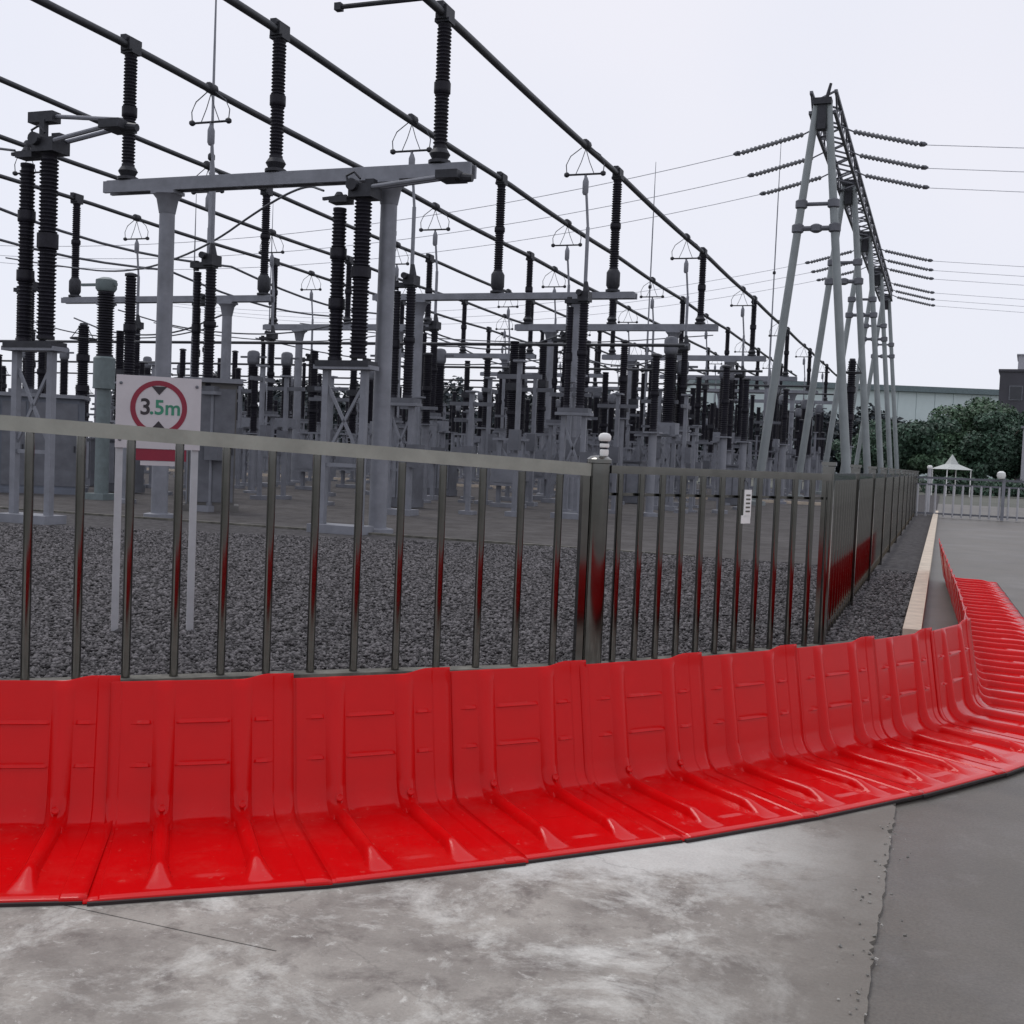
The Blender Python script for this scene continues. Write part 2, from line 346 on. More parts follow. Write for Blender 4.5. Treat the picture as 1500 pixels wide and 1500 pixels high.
# gravel stones near the fence
def scatter_stones():
    iv = np.array([(1, 0, 0), (-1, 0, 0), (0, 1, 0), (0, -1, 0), (0, 0, 1), (0, 0, -1)], float)
    it = np.array([(0, 2, 4), (2, 1, 4), (1, 3, 4), (3, 0, 4), (2, 0, 5), (1, 2, 5), (3, 1, 5), (0, 3, 5)])
    N = 190000
    y = 6.3 + rng.random(N) ** 1.3 * 12.0; x = (rng.random(N) - .5) * 2 * (y * .50 + .4)
    p = np.stack([x, y], 1)
    def left_of(A, E): return (p[:, 1] - A.y) * E.x - (p[:, 0] - A.x) * E.y
    keep = (left_of(S1A, E1) > .12) & (left_of(S1B, E2) > .12)
    keep &= (-((p[:, 1] - KERB0.y) * U.x - (p[:, 0] - KERB0.x) * U.y) < -.10)
    tt = p @ np.array([U.x, U.y]); aa = p @ np.array([W.x, W.y]); keep &= (tt < 17.4)
    p = p[keep]; n = len(p)
    s = .0068 + .015 * rng.random(n) ** 3 + .0006 * p[:, 1]
    q = iv[None] * (1 + .7 * (rng.random((n, 6, 1)) - .5)) * s[:, None, None] * (np.array([1, 1, .62]) * (1 + .5 * (rng.random((n, 1, 3)) - .5)))
    a = rng.random(n) * 6.28; ca, sa = np.cos(a)[:, None], np.sin(a)[:, None]
    v = np.empty_like(q); v[..., 0] = q[..., 0] * ca - q[..., 1] * sa; v[..., 1] = q[..., 0] * sa + q[..., 1] * ca; v[..., 2] = q[..., 2] + (.022 + .35 * s + rng.random(n) * .012)[:, None]
    v[..., 0] += p[:, 0, None]; v[..., 1] += p[:, 1, None]
    f = (it[None] + (np.arange(n) * 6)[:, None, None]).reshape(-1, 3)
    me = bpy.data.meshes.new('gravel'); me.vertices.add(n * 6); me.vertices.foreach_set('co', v.reshape(-1))
    me.loops.add(f.size); me.loops.foreach_set('vertex_index', f.reshape(-1).astype(np.int32))
    me.polygons.add(len(f)); me.polygons.foreach_set('loop_start', np.arange(0, f.size, 3, dtype=np.int32)); me.polygons.foreach_set('loop_total', np.full(len(f), 3, np.int32))
    me.update(calc_edges=True); me.validate(); me.materials.append(M['stone'])
    tag(link('gravel', me), 'dark grey loose gravel covering the ground behind the fence', 'gravel', kind='stuff')
scatter_stones()

# ------------------------------------------------------------------ flood barrier
PITCHW = 0.66
def barrier_mesh(theta):
    raw = sorted(np.concatenate([np.linspace(-.345, .345, 27), [q * .145 + d for q in (-1, 1) for d in np.linspace(-.056, .056, 21)], [-.301, -.306, .266, .271, .245, -.245, .238, -.238, 0]]))
    xs = [raw[0]]
    for x in raw[1:]:
        if x - xs[-1] > .0034: xs.append(x)
    xs = np.array(xs)
    ctr = []      # (o, z, part) with part 0 wall 1 bend 2 flange
    zs = sorted(set(list(np.round(np.linspace(.548, .13, 48), 4)) + [q - e for q in (.405, .250) for e in (.0, .012, .0145)]), reverse=True)
    zs = [z for k_, z in enumerate(zs) if not any(0 < abs(z - (q - e)) < .0032 and z not in (.405, .393, .3905, .25, .238, .2355) for q in (.405, .25) for e in (0, .012, .0145))]
    for z in zs: ctr.append((-.128 + (.548 - z) / .418 * .073, z, 0))
    for k in np.linspace(0, 1, 12)[1:-1]:
        a, b, c = (1 - k) ** 2, 2 * k * (1 - k), k * k
        ctr.append((a * -.055 + b * -.04 + c * .06, a * .13 + b * .034 + c * .032, 1))
    for o in np.linspace(.06, .615, 42): ctr.append((o, .032 - (o - .06) / .555 * .016, 2))
    ctr.append((.63, .012, 2)); ctr.append((.635, .004, 2))
    ctr = np.array(ctr); n = len(ctr)
    tg = np.gradient(ctr[:, :2], axis=0); tg /= np.linalg.norm(tg, axis=1)[:, None]
    nr = np.stack([-tg[:, 1], tg[:, 0]], 1)
    nr[:, 0], nr[:, 1] = -tg[:, 1], tg[:, 0]
    V = []
    ss = lambda e0, e1, x: (lambda t: t * t * (3 - 2 * t))(min(1, max(0, (x - e0) / (e1 - e0))))
    for i in range(n):
        o, z, part = ctr[i]
        for x in xs:
            d = 0.0; ax = abs(x)
            if part == 0: amp, wd = .011 + .017 * (.548 - z) / .418, .038
            elif part == 1: amp, wd = .031, .038
            else:
                amp, wd = (.027 + .006 * ss(.12, .40, o)) * (1 - min(1, max(0, (o - .445) / .15))), .027 - .004 * ss(.2, .42, o) + .026 * min(1, max(0, (o - .42) / .18))
                if o < .24: amp += .005 * (1 - ss(.06, .24, o))
            if part == 0: amp *= ss(.552, .51, z) if z > .51 else 1
            q = abs(ax - .145) / wd
            if q < 1: d += amp * (math.sqrt(1 - q * q) if part == 2 else math.cos(q * PI / 2) ** .8)
            msk = max(1 - ss(.088, .102, ax), ss(.192, .202, ax) * (1 - ss(.238, .25, ax)))
            if part == 0 and msk > 0:
                for z0 in (.405, .250):
                    if z0 - .0125 <= z <= z0: d += msk * .013 * (z0 - z) / .012
            if part == 1 and ax < .09: d += .006 * (1 - ss(.07, .09, ax)) * ss(.10, .05, z) if z < .10 else 0
            if part == 2 and .06 <= o < .12 and ax < .09: d += .006 * (1 - ss(.07, .09, ax)) * (1 - ss(.07, .12, o))
            if x > .268: d += .0045
            if x < -.302: d -= .003
            # shallow raised pads on the foot
            if part == 2 and .30 < o < .52 and (ax < .075 or .22 < ax < .262): d += .004
            pass
            zz = z
            if part == 0 and z > .5: zz += .020 * ss(.5, .548, z) * ss(.14, .25, x)
            k = 1 + o * theta / PITCHW
            V.append((x * k, -(o + nr[i, 0] * d), zz + nr[i, 1] * d))
    m_ = len(xs); F = [(i * m_ + j, (i + 1) * m_ + j, (i + 1) * m_ + j + 1, i * m_ + j + 1) for i in range(n - 1) for j in range(m_ - 1)]
    mb = MB(); mb.add(V, F); me = mb.mesh('flood_barrier_body', M['red'], True, 27)
    return me
def strip_mesh(theta):
    k = 1 + .636 * theta / PITCHW; mb = MB(); mb.box((0, -.640, .004), (.665 * k, .014, .011)); return mb.mesh('seal_strip', M['rubber'], False)
def plug_mesh():
    mb = MB(); mb.lathe([(.015, 0), (.015, .006), (.011, .009), (.005, .006)], 10); return mb.mesh('plug', M['red'])

# bend line of the row, left to right
path = [(-6.2, 3.44), (-4.6, 3.65), (-3.0, 3.88), (-1.65, 4.13), (-1.25, 4.21), (-.62, 4.43), (-.02, 4.73), (.59, 5.04), (1.12, 5.38), (1.65, 5.75), (2.16, 6.18), (2.47, 6.48), (2.75, 6.78), (2.95, 7.08), (3.41, 8.36), (3.86, 9.66)]
end = Vector((6.10, 16.2, 0)); st = Vector((3.86, 9.66, 0)); dr = (end - st)
path = [Vector((x, y, 0)) for x, y in path] + [st + dr * k for k in np.linspace(0.04, 1, 30)]
def smooth_path(p, n=1):
    for _ in range(n):
        q = [p[0]]
        for a, b in zip(p, p[1:]): q += [a * .75 + b * .25, a * .25 + b * .75]
        q.append(p[-1]); p = q
    return p
sp = smooth_path(path)
cum = [0.0]
for a, b in zip(sp, sp[1:]): cum.append(cum[-1] + (b - a).length)
def at_s(s):
    s = min(max(s, 0), cum[-1] - 1e-6)
    i = int(np.searchsorted(cum, s, 'right')) - 1; i = min(i, len(sp) - 2)
    return sp[i].lerp(sp[i + 1], (s - cum[i]) / (cum[i + 1] - cum[i]))
# phase so that one panel's left rib lands on the rib seen just right of the sign
s_anchor = min(range(4000), key=lambda k: (at_s(k * .003) - Vector((-1.11, 4.28, 0))).length) * .003
s0 = s_anchor % PITCHW
centres = []
s = s0
while s < cum[-1] - .2: centres.append(s); s += PITCHW
NB = len(centres)
heads = []
for s in centres:
    d = at_s(s + .3) - at_s(s - .3); heads.append(math.atan2(d.y, d.x))
first_near = next(i for i, s in enumerate(centres) if at_s(s).x / at_s(s).y > -.48)
near_names = ['at the left edge of the photo, left of the sign', 'below the height limit sign, at the left of the row',
              'just right of the height limit sign', 'below the plain fence bars right of the sign', 'left of the dark corner fence post', 'directly below the dark corner fence post',
              'just right of the corner fence post', 'below the white tag on the angled fence', 'below the right end of the angled fence', 'in front of the pale kerb, at the sharpest bend']
for i, s in enumerate(centres):
    if heads[i] != heads[i]: continue
    nxt = heads[min(i + 1, NB - 1)] - heads[max(i - 1, 0)]
    th = abs(nxt) / 2 if abs(nxt) > R(.6) else 0
    th = round(th / R(1.5)) * R(1.5)
    c = at_s(s)
    if c.x / c.y < -.62: continue
    j = i - first_near
    if j < 0: lab = 'red plastic flood barrier panel partly cut off by the left edge of the photo'
    elif j < len(near_names): lab = 'red plastic flood barrier panel ' + near_names[j]
    else: lab = 'red flood barrier panel along the road, %s from the far end' % (ORD[NB - 1 - i] if NB - 1 - i < 20 else 'nearest')
    t = thing('flood_barrier_panel', lab, 'flood barrier', (c.x, c.y, random.uniform(0, .003)), heads[i] + R(random.uniform(-.5, .5)), 'interlocking red flood barrier panels')
    b = link('panel_body', cached(('body', round(th, 4)), lambda: barrier_mesh(th)), t)
    if not b.data.get('sol'): b.data['sol'] = 1
    md = b.modifiers.new('thickness', 'SOLIDIFY'); md.thickness = .006; md.offset = 0
    link('seal_strip', cached(('strip', round(th, 4)), lambda: strip_mesh(th)), t)
    if j in (0, 1, 2, 3, 4):
        for sx in (-1, 1): link('plug', cached('plug', plug_mesh), t, (sx * .145, -.002, .098), (R(62), 0, 0))

# ------------------------------------------------------------------ fence
def bar_mesh(h, r): mb = MB(); mb.cyl((0, 0, 0), (0, 0, h), r, n=10); return mb.mesh('bar', M['steel'])
f1 = thing('steel_fence', 'front run of steel bar fence with a wide rail, in front of the sign', 'fence', S1A, math.atan2(E1.y, E1.x))
L1 = (S1B - S1A).length
zl = lambda s: 1.515 - (1.515 - 1.375) * s / L1
mb = MB(); mb.beam((-3, 0, zl(-3)), (L1 - .07, 0, zl(L1 - .07)), .055, .085); link('rail', mb.mesh('rail', M['rail'], False), f1)
for k in range(-7, 13):
    s = .13 + .2735 * k
    if s > L1 - .2: s = L1 - .235
    h = zl(s) - .0425 - .04
    link('bar', cached(('bar', round(h, 2)), lambda: bar_mesh(round(h, 2), .026)), f1, (s, 0, .04))
mb = MB(); mb.lathe([(.075, 0), (.075, 1.40), (.085, 1.405), (.085, 1.43), (.06, 1.45), (.03, 1.455)], 18)
pst = link('post', mb.mesh('post', M['steel']), f1, (L1 + .0, 0, .02))
mb = MB(); mb.box((L1 - .10, 0, .70), (.05, .05, 1.28)); link('side_post', mb.mesh('side_post', M['steel'], False), f1)
# small white banded cap fixture on the corner post
lp = thing('post_lamp', 'small white banded lamp standing on the dark corner fence post', 'lamp', (S1B.x + .03, S1B.y, 1.475)); lp.scale = (.6, .6, .66)
mb = MB(); mb.lathe([(.045, 0), (.05, .02), (.05, .06), (.042, .065)], 14); link('base', mb.mesh('base', M['white']), lp)
mb = MB(); mb.lathe([(.036, .065), (.036, .085)], 14); mb.lathe([(.038, .125), (.038, .15)], 14); link('band', mb.mesh('band', M['darkmetal']), lp)
mb = MB(); mb.lathe([(.05, .085), (.056, .10), (.052, .125)], 14); mb.lathe([(.058, .15), (.07, .165), (.072, .20), (.055, .225), (.02, .235)], 14); link('shade', mb.mesh('shade', M['white']), lp)

f2 = thing('steel_fence', 'angled run of closely spaced steel bars right of the corner post, carrying a white tag', 'fence', S1B, math.atan2(E2.y, E2.x))
L2 = (S2B - S1B).length
mb = MB(); mb.beam((.09, 0, 1.385), (L2 + .03, 0, 1.385), .05, .055); link('rail', mb.mesh('rail', M['steel'], False), f2)
mb = MB(); mb.beam((.09, .035, 1.215), (L2, .035, 1.215), .02, .02); link('mid_rail', mb.mesh('mid_rail', M['steel'], False), f2)
b2 = bar_mesh(1.317, .024)
for k in range(12):
    link('bar', b2, f2, (.19 + .195 * k, 0, .04))
tg = thing('hanging_tag', 'small white tag hanging from the rail of the angled fence', 'tag', S1B + E2 * 1.38 + Vector((0.03, -.045, 1.30)), math.atan2(E2.y, E2.x) + .15)
mb = MB(); mb.box((0, 0, -.13), (.085, .006, .20)); mb.box((-.015, 0, -.25), (.11, .006, .06)); link('card', mb.mesh('card', M['white'], False), tg)
mb = MB()
for z in (-.07, -.10, -.13, -.16, -.19): mb.box((0, -.0045, z), (.05, .002, .012))
link('print', mb.mesh('print', M['kerbgrey'], False), tg)
mb = MB(); mb.tube([(0, 0, -.03), (0, .01, .02), (0, .05, .06)], .004); link('string', mb.mesh('string', M['cable']), tg)

S3A = S2B + U * .05
f3 = thing('steel_fence', 'long run of steel bar fence receding beside the pale kerb towards the trees', 'fence', S3A, math.atan2(U.y, U.x))
L3 = 33.0
mb = MB(); mb.beam((0, 0, 1.385), (L3, 0, 1.385), .05, .06); link('rail', mb.mesh('rail', M['steel'], False), f3)
mb = MB(); mb.beam((0, 0, .16), (L3, 0, .16), .04, .05); link('bottom_rail', mb.mesh('bottom_rail', M['steel'], False), f3)
b3 = bar_mesh(1.29, .026)
for k in range(int(L3 / .2735)): link('bar', b3, f3, (.1 + .2735 * k, 0, .07))
mb = MB(); mb.box((0, 0, .72), (.09, .09, 1.5)); mb.box((0, 0, 1.49), (.11, .11, .03)); p3 = mb.mesh('post', M['steel'], False)
for k in range(12): link('post', p3, f3, (k * 3.0, 0, 0))

# ------------------------------------------------------------------ sign
sg = thing('height_limit_sign', 'white height limit sign with red ring on two pale legs behind the fence', 'sign', (-2.64, 8.59, 0), math.atan2(.2, .5))
def leg():
    mb = MB(); mb.box((0, 0, .70), (.05, .04, 1.42)); return mb.mesh('leg', M['signleg'], False)
lg = leg()
for x in (-.268, .268): link('leg', lg, sg, (x, 0, .0))
mb = MB(); mb.box((0, -.028, 1.655), (.60, .014, .53)); link('board', mb.mesh('board', M['signwhite'], False), sg)
mb = MB()
N = 56; ring = []
for k in range(N):
    a = 2 * PI * k / N
    for r, y in ((.165, -.038), (.201, -.038), (.201, -.034), (.165, -.034)): ring.append((r * math.cos(a), y, 1.69 + r * math.sin(a)))
mb.add(ring, [(k * 4 + i, k * 4 + (i + 1) % 4, ((k + 1) % N) * 4 + (i + 1) % 4, ((k + 1) % N) * 4 + i) for k in range(N) for i in range(4)])
link('ring', mb.mesh('ring', M['signred']), sg)
def tri(z0, z1, w):
    mb = MB(); mb.add([(-w, -.038, z0), (w, -.038, z0), (0, -.038, z1), (-w, -.034, z0), (w, -.034, z0), (0, -.034, z1)], [(0, 1, 2), (5, 4, 3), (0, 3, 4, 1), (1, 4, 5, 2), (2, 5, 3, 0)]); return mb
link('arrowhead', tri(1.848, 1.785, .055).mesh('arrowhead', M['signblack'], False), sg)
link('arrowhead', tri(1.532, 1.595, .055).mesh('arrowhead', M['signblack'], False), sg)
def text(body, x, size, mt_, z=1.69):
    cu = bpy.data.curves.new('lettering', 'FONT'); cu.body = body; cu.size = size; cu.extrude = .001; cu.offset = .003
    cu.align_x = 'CENTER'; cu.align_y = 'CENTER'; cu.materials.append(mt_)
    tmp = bpy.data.objects.new('lettering', cu); col.objects.link(tmp)
    me = bpy.data.meshes.new_from_object(tmp.evaluated_get(bpy.context.evaluated_depsgraph_get())); bpy.data.objects.remove(tmp)
    return link('lettering', me, sg, (x, -.0365, z), (PI / 2, 0, 0))
bm2 = MB(); bm2.lathe([(.012, 0), (.012, .006), (.006, .009)], 8); BM2 = bm2.mesh('bolt', M['galvdark'])
for x in (-.268, .268):
    for z in (1.45, 1.86): link('bolt', BM2, sg, (x, -.0352, z), (PI / 2, 0, 0))
text('3', -.095, .165, M['signblack']); text('.5m', .045, .15, M['signgreen'])
mb = MB(); mb.box((0, -.024, 1.345), (.41, .012, .085)); link('red_plate', mb.mesh('red_plate', M['signred'], False), sg)
mb = MB(); mb.box((.03, -.022, 1.283), (.30, .010, .033)); link('white_strip', mb.mesh('white_strip', M['signwhite'], False), sg)

# ------------------------------------------------------------------ substation equipment
def insul_mesh(L, r, joints=(0.5,), core=.80, pitch=.06, n=12, m_='insul'):
    prof = [(r * .95, 0), (r * .95, .05), (r * core, .06)]
    z = .08
    while z < L - .09:
        j = any(abs(z / L - q) < .035 for q in joints)
        if j: prof += [(r * 1.12, z), (r * 1.12, z + pitch * .9)]
        else: prof += [(r * core, z), (r, z + pitch * .35), (r * .98, z + pitch * .5), (r * core, z + pitch * .62)]
        z += pitch
    prof += [(r * core, L - .06), (r * .9, L - .05), (r * .9, L)]
    mb = MB(); mb.lathe(prof, n); return mb.mesh('insulator', M[m_], True, 60)
def I(L, r, joints=(.5,), n=10): return cached(('ins', L, r, joints, n), lambda: insul_mesh(L, r, joints, n=n))

# busbars -----------------------------------------------------------------
A1 = (8.17, 11.33, 14.5); A2 = (18.5, 21.9, 25.2)
ZB = 8.7
BAYS = [17.9, 28.8, 40.0, 51.5, 63.0, 74.0, 85.0]
PANT_T = (26.0, 23.3, 20.4)
bus_lab = ['outermost dark overhead busbar tube, nearest the gantry', 'second overhead busbar tube from the gantry', 'third overhead busbar tube from the gantry',
           'fourth overhead busbar tube from the gantry', 'fifth overhead busbar tube from the gantry', 'sixth overhead busbar tube, farthest from the gantry']
for k, a in enumerate(A1 + A2):
    o = thing('overhead_busbar', bus_lab[k], 'busbar', P(a, 4, ZB), YROT, 'overhead busbar tubes')
    mb = MB(); r = .072 if k < 3 else .06
    L = 90; pts = []
    for i in range(61):
        y = L * i / 60; t = 4 + y; q = ((t - 17.9) % 11.2) / 11.2; pts.append((0, y, -.10 * math.sin(PI * q) * .5))
    mb.tube(pts, r, 10); link('tube', mb.mesh('tube', M['bus']), o)
    cl = cached('clamp', lambda: (lambda b: (b.box((0, 0, 0), (.20, .34, .22)), b.box((0, 0, .10), (.12, .46, .10)), b.box((0, 0, -.12), (.26, .26, .06)), b.mesh('clamp', M['darkmetal']))[-1])(MB()))
    for t in BAYS: link('clamp', cl, o, (0, t - 4, 0))
    jt = cached('joint', lambda: (lambda b: (b.lathe([(.08, -.12), (.11, -.10), (.11, .10), (.08, .12)], 10), b.mesh('joint_sleeve', M['darkmetal']))[-1])(MB()))
    if k == 0:
        mb = MB(); mb.cyl((-1.72, 13.4, .10), (.05, 13.4, .10), .042, n=8); mb.box((-1.72, 13.4, .10), (.12, .12, .12)); link('cross_link', mb.mesh('cross_link', M['darkmetal']), o)
    for q in range(7): link('joint_sleeve', jt, o, (0, PANT_T[k % 3] + 11.2 * q - 4, 0), (PI / 2, 0, 0))
# thinner parallel conductors beyond the sixth tube
for k, (a, z) in enumerate(((28.6, 8.9), (31.8, 8.8))):
    o = thing('overhead_conductor', ['thin overhead conductor beyond the sixth busbar tube', 'farthest thin overhead conductor at the back left of the yard'][k], 'conductor', P(a, 10, z), YROT)
    mb = MB(); mb.tube([(0, 80 * i / 40, -.5 * math.sin(PI * ((i % 8) / 8))) for i in range(41)], .05, 6); link('wire', mb.mesh('wire', M['cable']), o)

def portal(k, aset, t, zb, beam_h, cols, ends, which):
    cx = sum(aset) / 3
    lab = 'grey portal with three dark insulators, %s from the fence under the %s busbars' % (ORD[k], which)
    o = thing('busbar_portal', lab, 'busbar support', P(cx, t), YROT, 'busbar support portals')
    mb = MB(); x0, x1 = cx - ends[1], cx - ends[0]
    mb.beam((x0, -.10, zb), (x1, -.10, zb), .07, beam_h); mb.beam((x0, .10, zb), (x1, .10, zb), .07, beam_h)
    for q in range(9): mb.box((x0 + (x1 - x0) * (q + .5) / 9, 0, zb - beam_h * .2), (.10, .14, beam_h * .5))
    mb.beam((x0 + .05, 0, zb + beam_h * .5 + .012), (x1 - .05, 0, zb + beam_h * .5 + .012), .20, .02)
    link('beam', mb.mesh('beam', M['galv'], False), o)
    for a in cols:
        mb = MB(); mb.cyl((0, 0, .03), (0, 0, zb - beam_h * .5 - .02), .155, .14, 14); mb.box((0, 0, zb - beam_h * .5 - .035), (.5, .34, .06)); mb.lathe([(.28, 0), (.28, .10), (.17, .12)], 12)
        mb.lathe([(.15, zb - beam_h * .5 - .40), (.20, zb - beam_h * .5 - .14), (.26, zb - beam_h * .5 - .068)], 14)
        link('column', mb.mesh('column', M['galv']), o, (cx - a, 0, 0))
    zi = zb + beam_h * .5 + .03; k_low = zb < 5.8
    base = .56 if k_low else .24; Li = round(ZB - .14 - zi - base, 2)
    for a in aset:
        mb = cached(('ped', base), lambda: (lambda b: (b.lathe([(.19, 0), (.19, .05), (.13, .07), (.18, .16), (.18, base - .08), (.13, base), (.1, base)], 12), b.mesh('pedestal', M['darkmetal']))[-1])(MB()))
        link('pedestal', mb, o, (cx - a, 0, zi))
        link('insulator', I(Li, .125, (.47,), 12), o, (cx - a, 0, zi + base))
    return o
for k, t in enumerate(BAYS):
    low = (k == 1)
    zb = 5.62 if low else 6.12
    portal(k, A1, t, zb, .15 if low else .21, (9.08, 13.6), (7.55, 14.95), 'near')
    if k: portal(k - 1, A2, t, zb, .16 if low else .2, (19.7, 24.0), (18.2, 25.6), 'far')

def support_mesh(h, w):
    mb = MB()
    for sx in (-1, 1): mb.beam((sx * w / 2, 0, 0.02), (sx * w / 2, 0, h), .11, .11)
    mb.beam((-w / 2, 0, h * .45), (w / 2, 0, h * .92), .04, .05); mb.beam((w / 2, 0, h * .45), (-w / 2, 0, h * .92), .04, .05); mb.beam((-w / 2, 0, h * .42), (w / 2, 0, h * .42), .05, .06)
    mb.box((0, 0, h + .03), (w + .35, .34, .07)); mb.box((0, 0, .09), (w + .3, .5, .14))
    return mb.mesh('support', M['galv'], False)
def pole_mesh(h, r=.11):
    mb = MB(); mb.cyl((0, 0, 0), (0, 0, h), r, n=10); mb.box((0, 0, h), (.42, .42, .04)); mb.lathe([(.24, 0), (.24, .12), (r, .14)], 10); return mb.mesh('support', M['galv'])

# vertical-reach disconnectors below the busbars --------------------------
def pantograph():
    o = thing('vertical_disconnector', 'x', 'disconnector', (0, 0, 0), YROT, 'vertical disconnectors under the busbar tubes')
    link('support', support_mesh(2.45, .5), o)
    mb = MB(); mb.box((0, 0, 2.57), (.75, .3, .10)); mx = MB(); mx.box((.42, -.1, 1.35), (.32, .3, .5)); link('drive_box', mx.mesh('drive_box', M['galvdark'], False), o); link('base_frame', mb.mesh('base_frame', M['galvdark'], False), o)
    link('insulator', I(2.5, .115, (.5,), 10), o, (.13, 0, 2.62)); link('insulator', I(2.35, .085, (.5,), 10), o, (-.20, 0, 2.62))
    mb = MB(); mb.box((.13, 0, 5.20), (.26, .34, .22)); mb.box((-.05, 0, 5.10), (.55, .2, .10)); mb.cyl((.05, -.25, 5.28), (.05, .25, 5.28), .07, n=10); mb.cyl((-.24, 0, 5.0), (-.24, 0, 5.2), .06, n=8); mb.cyl((.16, 0, 5.3), (.14, 0, 5.55), .09, .05, 8)
    link('mechanism_head', mb.mesh('mechanism_head', M['darkmetal'], False), o)
    mb = MB(); mb.cyl((.13, 0, 5.4), (.13, 0, 6.8), .045, n=8); mb.cyl((.13, 0, 6.8), (.02, 0, 8.0), .032, n=8); mb.lathe([(.05, 7.55), (.075, 7.6), (.075, 7.85), (.04, 7.95)], 8, (.03, 0, 0)); link('contact_arm', mb.mesh('contact_arm', M['galv']), o)
    mb = MB(); mb.cyl((-.44, 0, 8.02), (.44, 0, 8.02), .024, n=8); mb.lathe([(.03, -.05), (.065, -.02), (.065, .03), (.03, .06)], 8, (-.44, 0, 8.02)); mb.lathe([(.03, -.05), (.065, -.02), (.065, .03), (.03, .06)], 8, (.44, 0, 8.02)); link('contact_bar', mb.mesh('contact_bar', M['darkmetal']), o)
    mb = MB()
    for sx in (-1, 1):
        mb.tube([(sx * .44, 0, 8.05), (sx * .46, 0, 8.25), (sx * .36, 0, 8.45), (sx * .10, 0, 8.63)], .012, 5)
    mb.tube([(-.22, 0, 8.03), (-.10, 0, 8.3), (0, 0, 8.6)], .01, 5); mb.tube([(.22, 0, 8.03), (.10, 0, 8.3), (0, 0, 8.6)], .01, 5)
    link('hanger_wire', mb.mesh('hanger_wire', M['cable']), o)
    return o
pan = pantograph()
first = True
for k in range(6):
    for j, (A, nm) in enumerate(((A1, 'near'), (A2, 'far'))):
        for q in range(3):
            if j == 1 and k == 0 and q == 2: continue
            o = pan if first else copy_tree(pan); first = False
            o.location = P(A[q], PANT_T[q] + 11.2 * k)
            o['label'] = 'tall disconnector under the %s tube of the %s busbars, %s from the fence' % (('outer', 'middle', 'inner')[q], nm, ORD[k])

# big horizontal disconnectors with side arms -----------------------------
def side_arm(label, a, t, armlen, rise, zi, ZT):
    o = thing('horizontal_disconnector', label, 'disconnector', P(a, t), YROT, 'large disconnectors with folding side arms')
    link('support', support_mesh(zi - .12, .72), o)
    mb = MB(); mb.box((0, 0, zi - .03), (1.0, .36, .10)); link('base_frame', mb.mesh('base_frame', M['darkmetal'], False), o)
    Li = round(ZT - zi - .08, 2)
    link('insulator', I(Li, .15, (.52,), 14), o, (.22, 0, zi + .07)); link('insulator', I(round(Li - .12, 2), .125, (.36, .7), 14), o, (-.22, 0, zi + .03))
    mb = MB(); mb.box((.24, 0, ZT + 0.08), (.42, .40, .22)); mb.box((-.2, 0, ZT + -0.04), (.34, .26, .10)); mb.cyl((.12, -.28, ZT + 0.16), (.12, .28, ZT + 0.16), .10, n=12); mb.lathe([(.05, 0), (.09, .03), (.05, .1)], 8, (-.24, 0, ZT + 0.00)); mb.box((.3, .1, ZT + 0.23), (.16, .14, .16)); mb.beam((-.1, 0, ZT + 0.03), (-.55, 0, ZT + 0.00), .05, .05)
    mb.tube([(-.02, -.1, ZT + 0.18), (-.06, -.1, ZT + 0.34), (.08, -.1, ZT + 0.40), (.2, -.1, ZT + 0.28)], .02, 6)
    link('mechanism_head', mb.mesh('mechanism_head', M['darkmetal'], False), o)
    mb = MB()
    if rise > .15:
      mb.cyl((.1, .16, ZT + .62), (armlen, .16, ZT + .30 + rise), .036, n=8); mk = MB(); mk.box((-.05, .16, ZT + .60), (.5, .2, .17)); mk.box((.0, .1, ZT + .35), (.1, .1, .4)); link('pivot_block', mk.mesh('pivot_block', M['darkmetal'], False), o)
    mb.cyl((.35, -.16, ZT + 0.12), (armlen, -.16, ZT + 0.12 + rise), .038, n=8); mb.cyl((.35, .16, ZT + 0.18), (armlen, .16, ZT + 0.18 + rise), .038, n=8)
    link('folding_arm', mb.mesh('folding_arm', M['galv']), o)
    mb = MB(); mb.box((armlen + .05, 0, ZT + 0.15 + rise), (.38, .46, .13)); mb.cyl((armlen + .15, 0, ZT + 0.13 + rise), (armlen + .42, 0, ZT + 0.11 + rise), .085, .06, 10); link('contact_jaw', mb.mesh('contact_jaw', M['darkmetal'], False), o)
side_arm('large twin-insulator disconnector beside the first portal column, arm ending at the beam tip', 9.52, 17.4, 1.75, .12, 2.9, 5.64)
side_arm('large twin-insulator disconnector at the far left edge, its arm pointing right', 14.0, 15.1, 1.5, .18, 2.95, 6.02)

